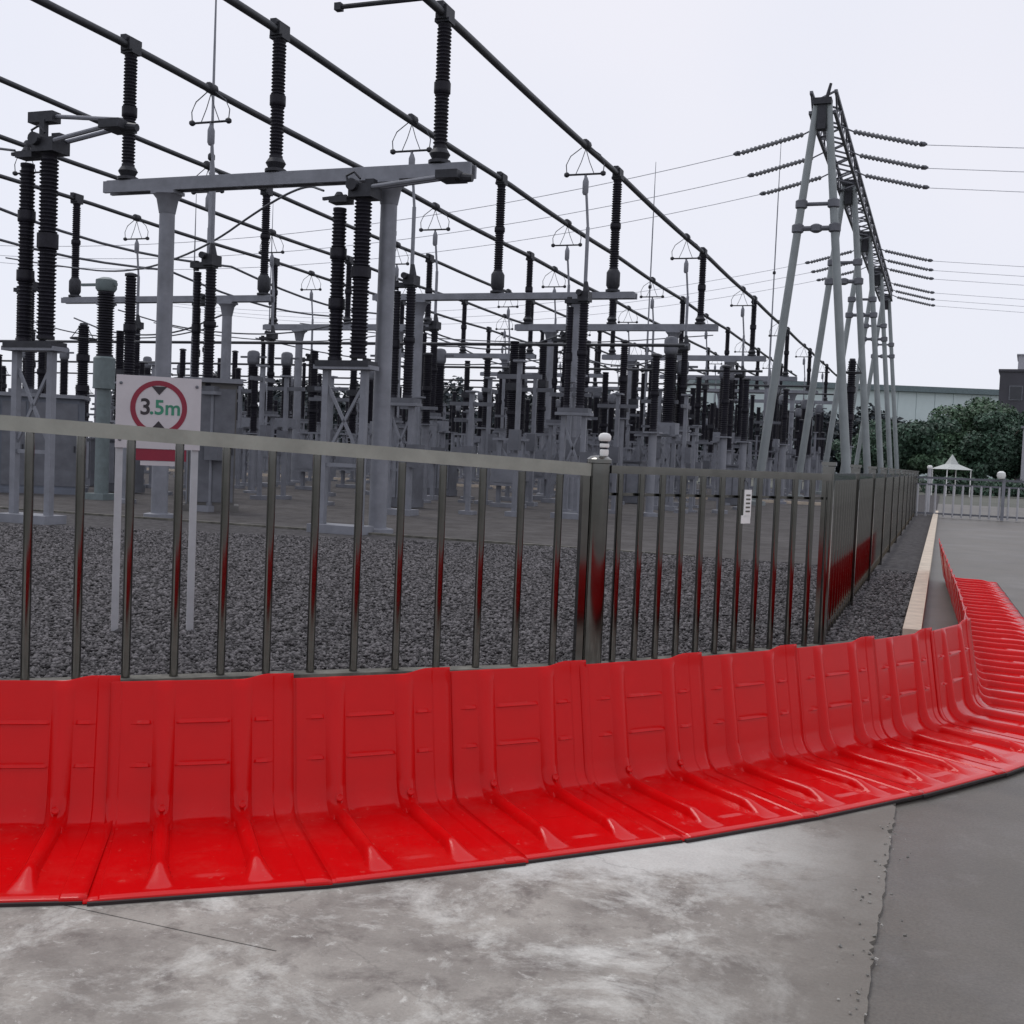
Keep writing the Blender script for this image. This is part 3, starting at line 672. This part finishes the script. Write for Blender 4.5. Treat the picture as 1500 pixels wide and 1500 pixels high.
# other equipment ----------------------------------------------------------
def post_insulator(h, L, r):
    o = thing('post_insulator', 'x', 'insulator', (0, 0, 0), YROT)
    link('support', pole_mesh(h), o); link('insulator', I(L, r, (.5,), 9), o, (0, 0, h + .03))
    mb = MB(); mb.lathe([(.05, 0), (.14, .03), (.14, .08), (.05, .11)], 9); link('cap', mb.mesh('cap', M['darkmetal']), o, (0, 0, h + L + .03)); return o
def transformer(h, L, r):
    o = thing('current_transformer', 'x', 'transformer', (0, 0, 0), YROT)
    link('support', support_mesh(h - .3, .45), o)
    mb = MB(); mb.box((0, 0, h - .1), (.6, .55, .40)); mb.box((.0, -.30, h - .12), (.3, .1, .26)); link('base_tank', mb.mesh('base_tank', M['galv'], False), o)
    link('insulator', I(L, r, (), 10), o, (0, 0, h + .1))
    mb = MB(); mb.lathe([(.16, 0), (.20, .05), (.21, .12), (.21, .42), (.16, .5), (.06, .53)], 12); mb.beam((-.5, 0, .28), (.5, 0, .28), .07, .07); link('head', mb.mesh('head', M['galvdark']), o, (0, 0, h + L + .1)); return o
def breaker(h, L, r):
    o = thing('circuit_breaker', 'x', 'circuit breaker', (0, 0, 0), YROT)
    link('support', support_mesh(h, .6), o)
    mb = MB(); mb.box((0, -.1, h * .55), (.8, .6, .9)); mb.box((0, -.41, h * .55), (.6, .02, .7)); link('control_box', mb.mesh('control_box', M['galv'], False), o)
    link('insulator', I(L, r, (.5,), 10), o, (0, 0, h + .06))
    mb = MB(); mb.box((0, 0, 0), (.36, .3, .22)); mb.cyl((0, 0, .06), (0, .25, .2), .09, n=8); link('gear_case', mb.mesh('gear_case', M['darkmetal'], False), o, (0, 0, h + L + .14))
    ci = I(1.3, .14, (), 9)
    link('chamber', ci, o, (0, 0, h + L + .24)); return o
def arrester(h, L, r):
    o = thing('surge_arrester', 'x', 'arrester', (0, 0, 0), YROT)
    link('support', pole_mesh(h, .15), o); link('insulator', I(L, r, (.33, .66), 10), o, (0, 0, h + .03))
    mb = MB()
    pts = [(.34 * math.cos(q), .34 * math.sin(q), -.35) for q in np.linspace(0, 2 * PI, 17)]; mb.tube(pts, .025, 6)
    for q in (0, 2.1, 4.2): mb.cyl((.34 * math.cos(q), .34 * math.sin(q), -.35), (.08 * math.cos(q), .08 * math.sin(q), .03), .012, n=5)
    mb.lathe([(.05, 0), (.12, .02), (.10, .08)], 8); link('grading_ring', mb.mesh('grading_ring', M['darkmetal']), o, (0, 0, h + L + .03)); return o
protos = {'post': post_insulator(2.7, 2.3, .13), 'ct': transformer(2.5, 2.0, .19), 'cb': breaker(2.1, 1.5, .16), 'sa': arrester(1.9, 2.6, .16), 'post2': post_insulator(2.2, 1.9, .11)}
used = {k: False for k in protos}
def place(kind, a, t, label, group=None, sc_=1.0):
    o = protos[kind] if not used[kind] else copy_tree(protos[kind])
    used[kind] = True
    o.location = P(a, t); o['label'] = label; o.scale = (1, 1, sc_)
    if group: o['group'] = group
    elif 'group' in o: del o['group']
    return o
place('sa', 3.45, 45.5, 'dark surge arrester between the legs of the nearest gantry frame', None, 1.22)
place('post', 17.1, 21.3, 'dark post insulator just left of the first portal column, above the sign', None, 1.0)
place('sa', 22.5, 26.1, 'tall dark arrester left of the sign, beside the green column')
place('post2', 12.4, 31.0, 'dark post insulator behind the second portal, right of the big disconnector')
LABEL = {'post': 'dark post insulator on a grey pole', 'ct': 'current transformer with grey head', 'cb': 'dark circuit breaker column',
         'sa': 'dark surge arrester with a top ring', 'post2': 'short dark post insulator'}
WHICH = ('nearest', 'middle', 'farthest')
GROUP = {'post': 'post insulators in the back rows', 'ct': 'current transformers in the back rows', 'cb': 'circuit breakers in the back rows', 'sa': 'surge arresters in the back rows', 'post2': 'short post insulators in the back rows'}
jit = lambda s: random.uniform(-s, s)
for k in range(7):
    t0 = 25.0 + 10.9 * k
    rows = (('post', 28.5, 'front'), ('cb', 32.5, 'front'), ('ct', 36.5, 'front'), ('post', 40.5, 'rear'), ('sa', 45, 'rear'), ('post2', 50, 'rear'))
    for kind, a, fr_ in rows:
        for q in range(3):
            t = t0 + 2.9 * q + jit(.3)
            if a / t > 1.05 or t > 92: continue
            place(kind, a + jit(.4), t, '%s, %s of three, %s part of %s back bay' % (LABEL[kind], WHICH[q], fr_, ORD[k]), GROUP[kind], 1 + jit(.08))
for k in range(5):               # equipment between the busbar rows and right of them
    t0 = 33.5 + 11.2 * k
    for kind, a, wh in (('ct', 16.4, 'between the busbar rows'), ('post2', 6.3, 'right of the busbars'), ('cb', 12.9, 'under the near busbars'), ('post', 10.0, 'under the near busbars'), ('post2', 17.4, 'between the busbar rows'), ('ct', 22.5, 'under the far busbars'), ('cb', 20.2, 'under the far busbars'), ('ct', 8.0, 'under the outermost tube')):
        for q in range(2):
            place(kind, a + jit(.5), t0 + 3.4 * q + jit(.8), '%s %s, %s one, bay %s' % (LABEL[kind], wh, ('near', 'far')[q], ORD[k]), GROUP[kind], 1 + jit(.1))
for k in range(5):
    t0 = 29.5 + 11.2 * k
    for kind, a, wh in (('post2', 7.4, 'by the outermost tube'), ('cb', 10.9, 'below the second tube'), ('post', 13.9, 'below the third tube'), ('post2', 19.3, 'below the fourth tube'), ('cb', 24.4, 'below the sixth tube'), ('post', 27.2, 'beyond the sixth tube')):
        place(kind, a + jit(.4), t0 + jit(.6), '%s %s, bay %s' % (LABEL[kind], wh, ORD[k]), GROUP[kind], .9 + jit(.1))
# green column left of the sign
o = thing('green_transformer', 'green voltage transformer column with a dark insulator, left of the sign', 'transformer', P(18.35, 22.0), YROT)
mb = MB(); mb.cyl((0, 0, .03), (0, 0, 2.6), .16, n=12); mb.box((0, 0, .1), (.6, .6, .15)); link('support', mb.mesh('support', M['teal']), o)
mb = MB(); mb.lathe([(.25, 2.6), (.25, 3.3), (.2, 3.34)], 14); link('tank', mb.mesh('tank', M['teal']), o)
link('insulator', I(1.5, .2, (), 12), o, (0, 0, 3.34))
mb = MB(); mb.lathe([(.2, 4.84), (.24, 4.9), (.24, 5.1), (.1, 5.16)], 12); mb.beam((-.7, 0, 5.0), (.3, 0, 5.0), .06, .06); link('head', mb.mesh('head', M['teal']), o)

def steel_post():
    o = thing('steel_post', 'slim grey steel post in the dense low band of the yard', 'post', (0, 0, 0), YROT, 'slim grey posts in the yard')
    mb = MB(); mb.beam((0, 0, 0), (0, 0, 3.0), .10, .10); mb.box((0, 0, 3.02), (.26, .26, .04)); mb.box((0, 0, .06), (.34, .34, .12)); link('shaft', mb.mesh('shaft', M['galv'], False), o)
    mb = MB(); mb.beam((-.55, 0, 2.72), (.55, 0, 2.72), .07, .09); mj = MB(); mj.box((0, -.135, 1.5), (.26, .16, .4)); link('junction_box', mj.mesh('junction_box', M['galvdark'], False), o); link('crossarm', mb.mesh('crossarm', M['galvdark'], False), o); return o
sp0 = steel_post()
for k in range(175):
    o = sp0 if k == 0 else copy_tree(sp0); t = 25 + 46 * random.random() ** .9; a = 6.5 + (t * .85 - 6.5) * random.random()
    hz = random.uniform(.75, 1.25); o.location = P(a, t); o.scale = (1, 1, hz)
    o['label'] = '%s slim grey steel post in the %s of the yard, %s' % ('short' if hz < .92 else 'middling' if hz < 1.08 else 'tall', 'front' if t < 38 else 'middle' if t < 54 else 'rear', 'under the near busbars' if a < 15.5 else 'under the far busbars' if a < 27 else 'beyond the busbars')
    o.rotation_euler = (0, 0, YROT + (PI / 2 if random.random() < .4 else 0))
def kiosk(label, pos, w_, d_, h_, m_):
    o = thing('relay_kiosk', label, 'kiosk', pos, R(14))
    mb = MB(); mb.box((0, 0, h_ / 2 + .1), (w_, d_, h_)); mb.box((0, 0, .08), (w_ + .2, d_ + .2, .16)); link('body', mb.mesh('body', M[m_], False), o)
    mb = MB(); mb.box((0, 0, h_ + .14), (w_ + .24, d_ + .24, .09)); link('roof', mb.mesh('roof', M['galv'], False), o)
    n_ = max(2, int(w_ / .55)); pm_ = cached(('kd', w_), lambda: (lambda b: (b.box((0, -d_ / 2 - .012, h_ / 2 + .1), (w_ / n_ - .06, .03, h_ - .25)), b.mesh('door', M['galvdark'], False))[-1])(MB()))
    hm = cached('kh', lambda: (lambda b: (b.box((0, 0, 0), (.03, .04, .16)), b.mesh('handle', M['darkmetal'], False))[-1])(MB()))
    for i in range(n_):
        x = -w_ / 2 + w_ * (i + .5) / n_; dd = link('door', pm_, o, (x, 0, 0)); link('handle', hm, dd, (w_ / n_ * .35, -d_ / 2 - .04, h_ * .5))
M['kiosk'] = mat('blue grey cabinet paint', (0.13, 0.145, 0.18), rough=0.55, var=.15, scale=1.5)
M['kioskb'] = mat('brown grey cabinet paint', (0.115, 0.11, 0.105), rough=0.6, var=.2, scale=2)
kiosk('wide blue grey relay kiosk behind the disconnector at the left edge', Vector((-12.4, 29, 0)), 3.0, 1.2, 2.3, 'kiosk')
kiosk('narrow brown grey cabinet just right of the sign', Vector((-6.35, 24.4, 0)), .95, .7, 2.6, 'kioskb')
# low mechanism cabinets in the yard
cab = None
CABS = ((12.8, 26.5), (16.8, 24.0), (20.5, 25.4), (23.8, 27.8), (9.8, 37.5), (6.9, 41.0), (15.5, 35.0), (27.0, 31.0), (30.5, 28.6), (12.4, 48.5))
CT = [q[1] for q in CABS]
for k, (a, t) in enumerate(CABS):
    if cab is None:
        cab = thing('control_cabinet', 'x', 'cabinet', (0, 0, 0), YROT, 'low grey control cabinets among the equipment')
        mb = MB(); mb.box((0, 0, .78), (.9, .6, 1.2)); mb.box((0, 0, 1.40), (1.0, .7, .05)); mb.box((0, 0, .12), (.95, .65, .2)); link('body', mb.mesh('body', M['galvdark'], False), cab)
        mb = MB(); mb.box((-.21, -.312, .78), (.38, .02, 1.05)); d = link('door', mb.mesh('door', M['galv'], False), cab)
        d = link('door', d.data, cab, (.42, 0, 0)); c = cab
    else: c = copy_tree(cab)
    c.location = P(a, t, .03); c['label'] = 'low grey control cabinet, %s nearest to the fence among the insulator supports' % ORD[sorted(CT).index(t)]

# slim lightning rods
for a, t, h, lab in ((15.72, 22.2, 12.5, 'tall thin lightning rod behind the first portal beam, rising out of the photo'), (8.6, 60, 18, 'thin far lightning rod between the portals and the gantry'),
                     (33, 52, 14, 'thin lightning rod above the far left equipment'), (13, 52, 15, 'thin lightning rod behind the second portal column'), (29, 40, 11.5, 'thin lightning rod left of the first portal column')):
    o = thing('lightning_rod', lab, 'lightning rod', P(a, t), YROT)
    mb = MB(); mb.tube([(0, 0, 0), (0, 0, h * .5), (0, 0, h * .5 + .02), (0, 0, h * .8), (0, 0, h)], [.055, .045, .035, .028, .012], 8); link('rod', mb.mesh('rod', M['galv']), o)
    mb = MB(); mb.lathe([(.06, 0), (.08, .03), (.08, .12), (.05, .16)], 8, (0, 0, h * .62)); link('collar', mb.mesh('collar', M['darkmetal']), o)

# slack jumper cables
def cable(name, label, pts, r, m_='cable'):
    pts = [Vector(p) for p in pts]; c0 = pts[0]
    o = link(name, None, None, c0); tag(o, label, 'cable', 'slack jumper cables')
    q = smooth_path([p - c0 for p in pts], 3); mb = MB(); mb.tube(q, r, 6); link('wire', mb.mesh('wire', M[m_]), o)
cable('jumper_cable', 'slack cable arching left from the big disconnector head behind the first portal', [P(10.7, 18.5, 6.05), P(11.3, 18.9, 6.28), P(12.6, 19.6, 6.1), P(15, 21, 5.55), P(18.5, 23, 5.4), P(22, 24.5, 5.9), P(25, 25.8, 6.4)], .022)
cable('jumper_cable', 'slack cable drooping from the left edge disconnector head', [P(14.4, 15, 6.05), P(15.2, 15.2, 6.2), P(16.5, 16, 5.9)], .022)
CBL = ((18.5, 34, 27, 33, 5.6), (14.5, 44, 26, 40, 5.4), (20, 29, 28, 32, 5.2), (11.3, 34.5, 17, 36, 5.3), (8.2, 37, 13, 40, 5.1), (25, 36, 34, 36, 5.7), (22, 45, 34, 44, 6.5), (10, 52, 30, 50, 7.2))
TT = [q[1] for q in CBL]
for k, (a0, t0, a1, t1, z) in enumerate(CBL):
    cable('jumper_cable', 'thin slack cable sagging between insulator heads, %s from the fence' % ORD[sorted(TT).index(t0)], [P(a0, t0, z), P(a0 * .7 + a1 * .3, t0 * .7 + t1 * .3, z - .5), P(a0 * .3 + a1 * .7, t0 * .3 + t1 * .7, z - .35), P(a1, t1, z + .3)], .026)
# ground-level connecting pipes across the bays
for k, (a0, a1, t, z) in enumerate(((6.6, 40, 30.5, 4.55), (6.4, 46, 43.0, 4.9), (5.8, 52, 55, 5.2), (5.4, 56, 67, 5.6))):
    o = thing('cross_pipe', 'thin level busbar pipe running across the bays, %s from the fence' % ORD[k], 'busbar', P(a0, t, z), YROT)
    mb = MB(); mb.cyl((0, 0, 0), (a0 - a1, 0, 0), .045, n=8); link('tube', mb.mesh('tube', M['bus']), o)

# ------------------------------------------------------------------ line gantry
GT = (42.4, 54.5, 66.3, 78.4, 90.0); GA, GZ = 4.7, 14.3
g = thing('line_gantry', 'tall grey A-frame line gantry with a lattice beam receding on the right', 'gantry', P(GA, GT[0]), YROT)
for k, t in enumerate(GT):
    y = t - GT[0]
    for sx in (-1, 1):
        mb = MB(); mb.cyl((sx * 1.62, y, 0), (sx * .2, y, GZ - .1), .165, .13, 12); mb.lathe([(.36, 0), (.36, .18), (.22, .2)], 10, (sx * 1.62, y, 0)); link('leg', mb.mesh('leg', M['gantry']), g)
    mb = MB()
    for z, r in ((9.9, .09), (10.75, .07)):
        x = 1.62 - 1.42 * z / GZ; mb.cyl((-x, y, z), (x, y, z), r, n=8)
        for sx in (-1, 1): mb.lathe([(.15, -.16), (.21, -.12), (.21, .12), (.15, .16)], 10, (sx * x, y, z))
    mb.lathe([(.1, -.15), (.2, -.1), (.2, .1), (.1, .15)], 8, (0, y, 9.9))
    link('cross_tie', mb.mesh('cross_tie', M['galvdark']), g)
    mb = MB(); mb.box((0, y, GZ - .02), (.62, .5, .22)); mb.box((0, y, GZ - .55), (.30, .36, .85))
    if k == 0: mb.cyl((0.12, y, GZ + .1), (.24, y, GZ + .62), .07, .05, 8)
    link('head_plate', mb.mesh('head_plate', M['darkmetal'], False), g)
for k in range(4):
    mb = MB(); y0, y1 = GT[k] - GT[0], GT[k + 1] - GT[0]
    ch = [(-.42, -.35), (.42, -.35), (.42, .35), (-.42, .35)]
    for x, z in ch: mb.beam((x, y0, GZ + z), (x, y1, GZ + z), .11, .11)
    nn = 11
    for i in range(nn):
        ya, yb = y0 + (y1 - y0) * i / nn, y0 + (y1 - y0) * (i + 1) / nn; s = 1 if i % 2 else -1
        for x in (-.42, .42): mb.beam((x, ya, GZ - .35 * s), (x, yb, GZ + .35 * s), .06, .06)
        for z in (-.35, .35): mb.beam((-.42 * s, ya, GZ + z), (.42 * s, yb, GZ + z), .06, .06)
    link('lattice_beam', mb.mesh('lattice_beam', M['galvdark'], False), g)

# strings and line conductors
def string_mesh():
    mb = MB(); prof = []
    n = 15; L = 2.35
    for i in range(n):
        z = L * i / n; prof += [(.06, z), (.10, z + .05), (.10, z + .10), (.06, z + .12)]
    prof.append((.04, L)); mb.lathe(prof, 8); return mb.mesh('disc_stack', M['string'])
SM = string_mesh()
fit = MB(); fit.lathe([(.02, 0), (.09, .05), (.09, .2), (.03, .3)], 8); fit.box((0, 0, .1), (.06, .5, .06)); FIT = fit.mesh('end_clamp', M['galvdark'])
rod = MB(); rod.cyl((0, 0, 0), (0, 0, .5), .03, n=6); ROD = rod.mesh('link_rod', M['galvdark'])
GR = {1: 'right', -1: 'left'}
ts = [44.7, 48.1, 51.4, 69.0, 72.2, 75.4, 81.2, 84.4, 87.4]
for side in (1, -1):
    for k, t in enumerate(ts):
        if side == -1 and k > 5: continue
        grp = 'dead-end insulator strings on the gantry beam'
        lab = 'grey insulator string on the %s side of the gantry beam, %s from its near end' % ('road' if side == 1 else 'yard', ORD[k])
        o = thing('insulator_string', lab, 'insulator string', P(GA - side * .45, t, GZ - .25), YROT, grp)
        ang = R(90 + 17)
        r = link('link_rod', ROD, o, (0, 0, 0), (0, side * R(115), 0))
        e0 = Vector((side * .5 * math.sin(R(115)), 0, .5 * math.cos(R(115))))
        st = link('disc_stack', SM, o, e0, (0, side * R(104), 0))
        e1 = e0 + Vector((side * 2.35 * math.sin(R(104)), 0, 2.35 * math.cos(R(104))))
        link('end_clamp', FIT, o, e1, (0, side * R(95), 0))
        # the conductor from the clamp outward
        w_ = thing('line_conductor', 'thin pale overhead line on the %s side of the gantry, %s from its near end' % ('road' if side == 1 else 'yard', ORD[k]), 'conductor', P(GA - side * .45, t, GZ - .25), YROT, 'line conductors at the gantry')
        Lw = 70 if side == 1 else 46
        z1 = e1.z - .05; mb = MB()
        mb.tube([(e1.x + side * (.28 + Lw * q), 0, z1 + (-1.9 * math.sin(PI * q) if side == 1 else (-3.2 * q * (1.25 - q) * 2.2))) for q in np.linspace(0, 1, 25)], .015, 5)
        link('wire', mb.mesh('wire', M['farwire']), w_)

# ------------------------------------------------------------------ beyond the yard
o = thing('road_railing', 'low railing of pale upright bars across the far end of the road', 'railing', P(0.9, 41.0), YROT)
mb = MB(); mb.beam((0, 0, 1.30), (11, 0, 1.30), .06, .07); link('top_rail', mb.mesh('top_rail', M['galvdark'], False), o)
mb = MB(); mb.beam((0, 0, 1.08), (11, 0, 1.08), .05, .06); mb.beam((0, 0, .12), (11, 0, .12), .05, .06); link('cross_rail', mb.mesh('cross_rail', M['galvdark'], False), o)
mb = MB(); mb.cyl((0, 0, .02), (0, 0, 1.08), .035, n=8); bm_ = mb.mesh('bar', M['signleg'])
for k in range(39): link('bar', bm_, o, (.12 + .28 * k, 0, 0))
mb = MB(); mb.box((0, 0, .72), (.10, .10, 1.44)); pm = mb.mesh('post', M['galv'], False)
for k in range(5): link('post', pm, o, (2.75 * k, 0, 0))
o = thing('globe_lamp', 'small white round lamp on the far railing', 'lamp', P(-1.75, 40.85, 1.34), YROT)
mb = MB(); mb.lathe([(.02, 0), (.10, .03), (.14, .12), (.12, .22), (.05, .27)], 12); link('globe', mb.mesh('globe', M['white']), o)
mb = MB(); mb.lathe([(.04, -.06), (.05, 0)], 8); link('stem', mb.mesh('stem', M['galvdark']), o)

def pix(px, D):      # ground position that lies D metres ahead in the direction of picture column px
    return Vector(((px - 750) / F_PX * D, D, 0))

# pale warehouse
D = 190; c0, c1 = pix(1010, D), pix(1560, D)
o = thing('warehouse', 'long pale green warehouse with a grey roof trim behind the trees', 'building', c0, 0)
Lw = c1.x - c0.x; Hw = 14.6
mb = MB(); mb.box((Lw / 2, 12, Hw / 2), (Lw, 24, Hw)); link('wall', mb.mesh('wall', M['ware'], False), o)
mb = MB(); mb.box((Lw / 2, 11.7, Hw + .4), (Lw + .6, 25.2, .9)); link('roof_trim', mb.mesh('roof_trim', M['waredark'], False), o)
pn = MB(); pn.box((0, -.06, Hw / 2), (2.9, .12, Hw - .2)); PN = pn.mesh('panel', M['ware'], False)
for k in range(int(Lw / 3)): link('panel', PN, o, (1.5 + 3 * k, 0, 0))

# dark building at the right
D = 120; c0 = pix(1452, D)
o = thing('dark_building', 'dark grey flat roofed building rising behind the trees at the right', 'building', c0, R(-24))
mb = MB(); mb.box((5.5, 7, 6.1), (11, 14, 12.2)); link('wall', mb.mesh('wall', M['bldg'], False), o)
mb = MB(); mb.box((5.5, 7, 12.3), (11.3, 14.3, .25)); link('parapet', mb.mesh('parapet', M['bldg'], False), o)
mb = MB(); mb.box((4.9, 6, 13.25), (6.6, 7, 1.7)); mb.box((4.9, 6, 14.15), (6.9, 7.3, .14)); rh = link('roof_house', mb.mesh('roof_house', M['bldgpale'], False), o)
fr = MB(); fr.box((0, -.03, 0), (1.3, .1, 1.5)); FR = fr.mesh('window', M['galvdark'], False)
gl = MB(); gl.box((0, -.085, 0), (1.1, .02, 1.3)); GL = gl.mesh('pane', M['glass'], False)
for zz in (4.2, 7.2, 10.0):
    for xx in (1.6, 4.2, 6.8, 9.4):
        wv = link('window', FR, o, (xx, 0, zz)); link('pane', GL, wv)
# pale gatehouse column at the right edge
o = thing('pale_wall_block', 'pale grey wall block at the right edge in front of the dark building', 'building', pix(1491, 85), R(-24))
mb = MB(); mb.box((2, 2, 2.5), (4, 4, 5.0)); link('wall', mb.mesh('wall', M['bldgpale'], False), o)
mb = MB(); mb.box((2, 2, 5.08), (4.3, 4.3, .16)); link('coping', mb.mesh('coping', M['galv'], False), o)

# trees
def leaf_mesh(name, lobes, n, size, m_):
    lob = np.array(lobes, float); wts = lob[:, 3] * lob[:, 4] * lob[:, 5]; wts /= wts.sum()
    idx = rng.choice(len(lob), n, p=wts); d = rng.normal(size=(n, 3)); d /= np.linalg.norm(d, axis=1)[:, None]
    rr = (.55 + .5 * rng.random(n) ** .6); c = lob[idx, :3] + d * lob[idx, 3:6] * rr[:, None]
    nrm = d + rng.normal(size=(n, 3)) * .7 + np.array([0, 0, .3]); nrm /= np.linalg.norm(nrm, axis=1)[:, None]
    a = np.cross(nrm, rng.normal(size=(n, 3))); a /= np.linalg.norm(a, axis=1)[:, None]; b = np.cross(nrm, a)
    s = size * (.6 + .8 * rng.random(n))[:, None]
    v = np.stack([c - a * s, c - b * s * .6 + nrm * s * .15, c + a * s, c + b * s * .6 + nrm * s * .15], 1)
    v[..., 2] = np.maximum(v[..., 2], .05)
    me = bpy.data.meshes.new(name); me.from_pydata(v.reshape(-1, 3).tolist(), [], np.arange(n * 4).reshape(-1, 4).tolist()); me.materials.append(m_); return me
def tree(label, pos, h, w, m_, n=5200, low=.12):
    o = thing('broadleaf_tree', label, 'tree', pos, 0, 'dark green trees beyond the railing')
    lobes = []
    for k in range(17):
        a = rng.random() * 6.28; q = rng.random() ** .6; z = h * (low + .14 + .66 * rng.random()); env = math.sqrt(max(.08, 1 - ((z / h - .50) / .52) ** 2))
        lobes.append((math.cos(a) * q * w * .42 * env, math.sin(a) * q * w * .42 * env, z, w * (.13 + .12 * rng.random()), w * (.13 + .12 * rng.random()), h * (.09 + .07 * rng.random())))
    lobes.append((0, 0, h * .55, w * .3, w * .3, h * .33))
    link('crown', leaf_mesh('crown', lobes, int(n * 2.4), .155, m_), o)
    mb = MB(); mb.tube([(0, 0, 0), (.1, 0, h * .25), (0, .1, h * .5), (.1, 0, h * .75)], [.26, .2, .14, .05], 8)
    for k in range(5):
        a = k * 1.3; mb.tube([(0, 0, h * (.3 + .06 * k)), (math.cos(a) * w * .18, math.sin(a) * w * .18, h * (.45 + .06 * k)), (math.cos(a) * w * .3, math.sin(a) * w * .3, h * (.55 + .06 * k))], [.1, .07, .03], 6)
    link('trunk', mb.mesh('trunk', M['bark']), o)
tree('dark low tree at the left of the group, beside the gantry legs', pix(1338, 92), 6.3, 6.4, M['leaf'])
tree('broad tallest tree in the middle of the group beyond the railing', pix(1412, 100), 8.0, 9.0, M['leaf_b'], 7500)
tree('dark tree in front of the tall dark building', pix(1458, 88), 6.2, 5.4, M['leaf'])
tree('round low tree just left of the pale wall block', pix(1480, 96), 6.8, 4.6, M['leaf'])
tree('small tree filling the gap behind the white canopy', pix(1378, 90), 4.9, 5.6, M['leaf_b'])
tree('dark tree standing behind the gantry legs', pix(1275, 110), 6.0, 8.0, M['leaf'])
def mass(name, label, px0, px1, D, hlo, hhi, n, size):
    a, b = pix(px0, D), pix(px1, D); L = b.x - a.x; lobes = []
    for x in np.arange(0, L, 3.2): lobes.append((x, rng.random() * 6, hhi * .4 + rng.random() * 1.0, 2.6 + rng.random() * 1.5, 3, hlo + rng.random() * (hhi - hlo) - hhi * .4))
    o = link(name, leaf_mesh(name, lobes, n, size, M['leaf_far']), None, a); tag(o, label, 'woodland', kind='stuff')
mass('far_treeline', 'dark line of far trees behind the substation equipment', 180, 1330, 125, 6.0, 9.0, 32000, .38)
mb = MB()
# low hedge under the trees
lobes = [(x, rng.random() * .8, .6, 1.0, .8, .7) for x in np.arange(0, 14, .9)]
o = tag(link('hedge', leaf_mesh('hedge', lobes, 5200, .14, M['leaf']), None, pix(1368, 80)), 'low dark clipped hedge below the trees behind the railing', 'hedge')
# white canopy
o = thing('canopy_tent', 'small white pointed canopy in front of the trees', 'tent', pix(1390, 76), .2)
mb = MB(); mb.add([(-.95, -.95, 1.75), (.95, -.95, 1.75), (.95, .95, 1.75), (-.95, .95, 1.75), (-.3, -.3, 2.1), (.3, -.3, 2.1), (.3, .3, 2.1), (-.3, .3, 2.1), (0, 0, 2.75)],
                   [(0, 1, 5, 4), (1, 2, 6, 5), (2, 3, 7, 6), (3, 0, 4, 7), (4, 5, 8), (5, 6, 8), (6, 7, 8), (7, 4, 8), (3, 2, 1, 0)]); link('roof', mb.mesh('roof', M['canvas'], False), o)
mb = MB(); mb.cyl((0, 0, 0), (0, 0, 1.75), .04, n=6); pm2 = mb.mesh('leg', M['white'])
for sx in (-1, 1):
    for sy in (-1, 1): link('leg', pm2, o, (sx * .85, sy * .85, 0))
# white marker post near the fence end
o = thing('marker_post', 'short pale post at the far end of the receding fence', 'post', pix(1358, 43), 0)
mb = MB(); mb.cyl((0, 0, 0), (0, 0, 1.62), .07, n=10); link('shaft', mb.mesh('shaft', M['signleg']), o)
mb = MB(); mb.lathe([(.10, 1.62), (.10, 1.70), (.05, 1.74)], 10); link('cap', mb.mesh('cap', M['white']), o)
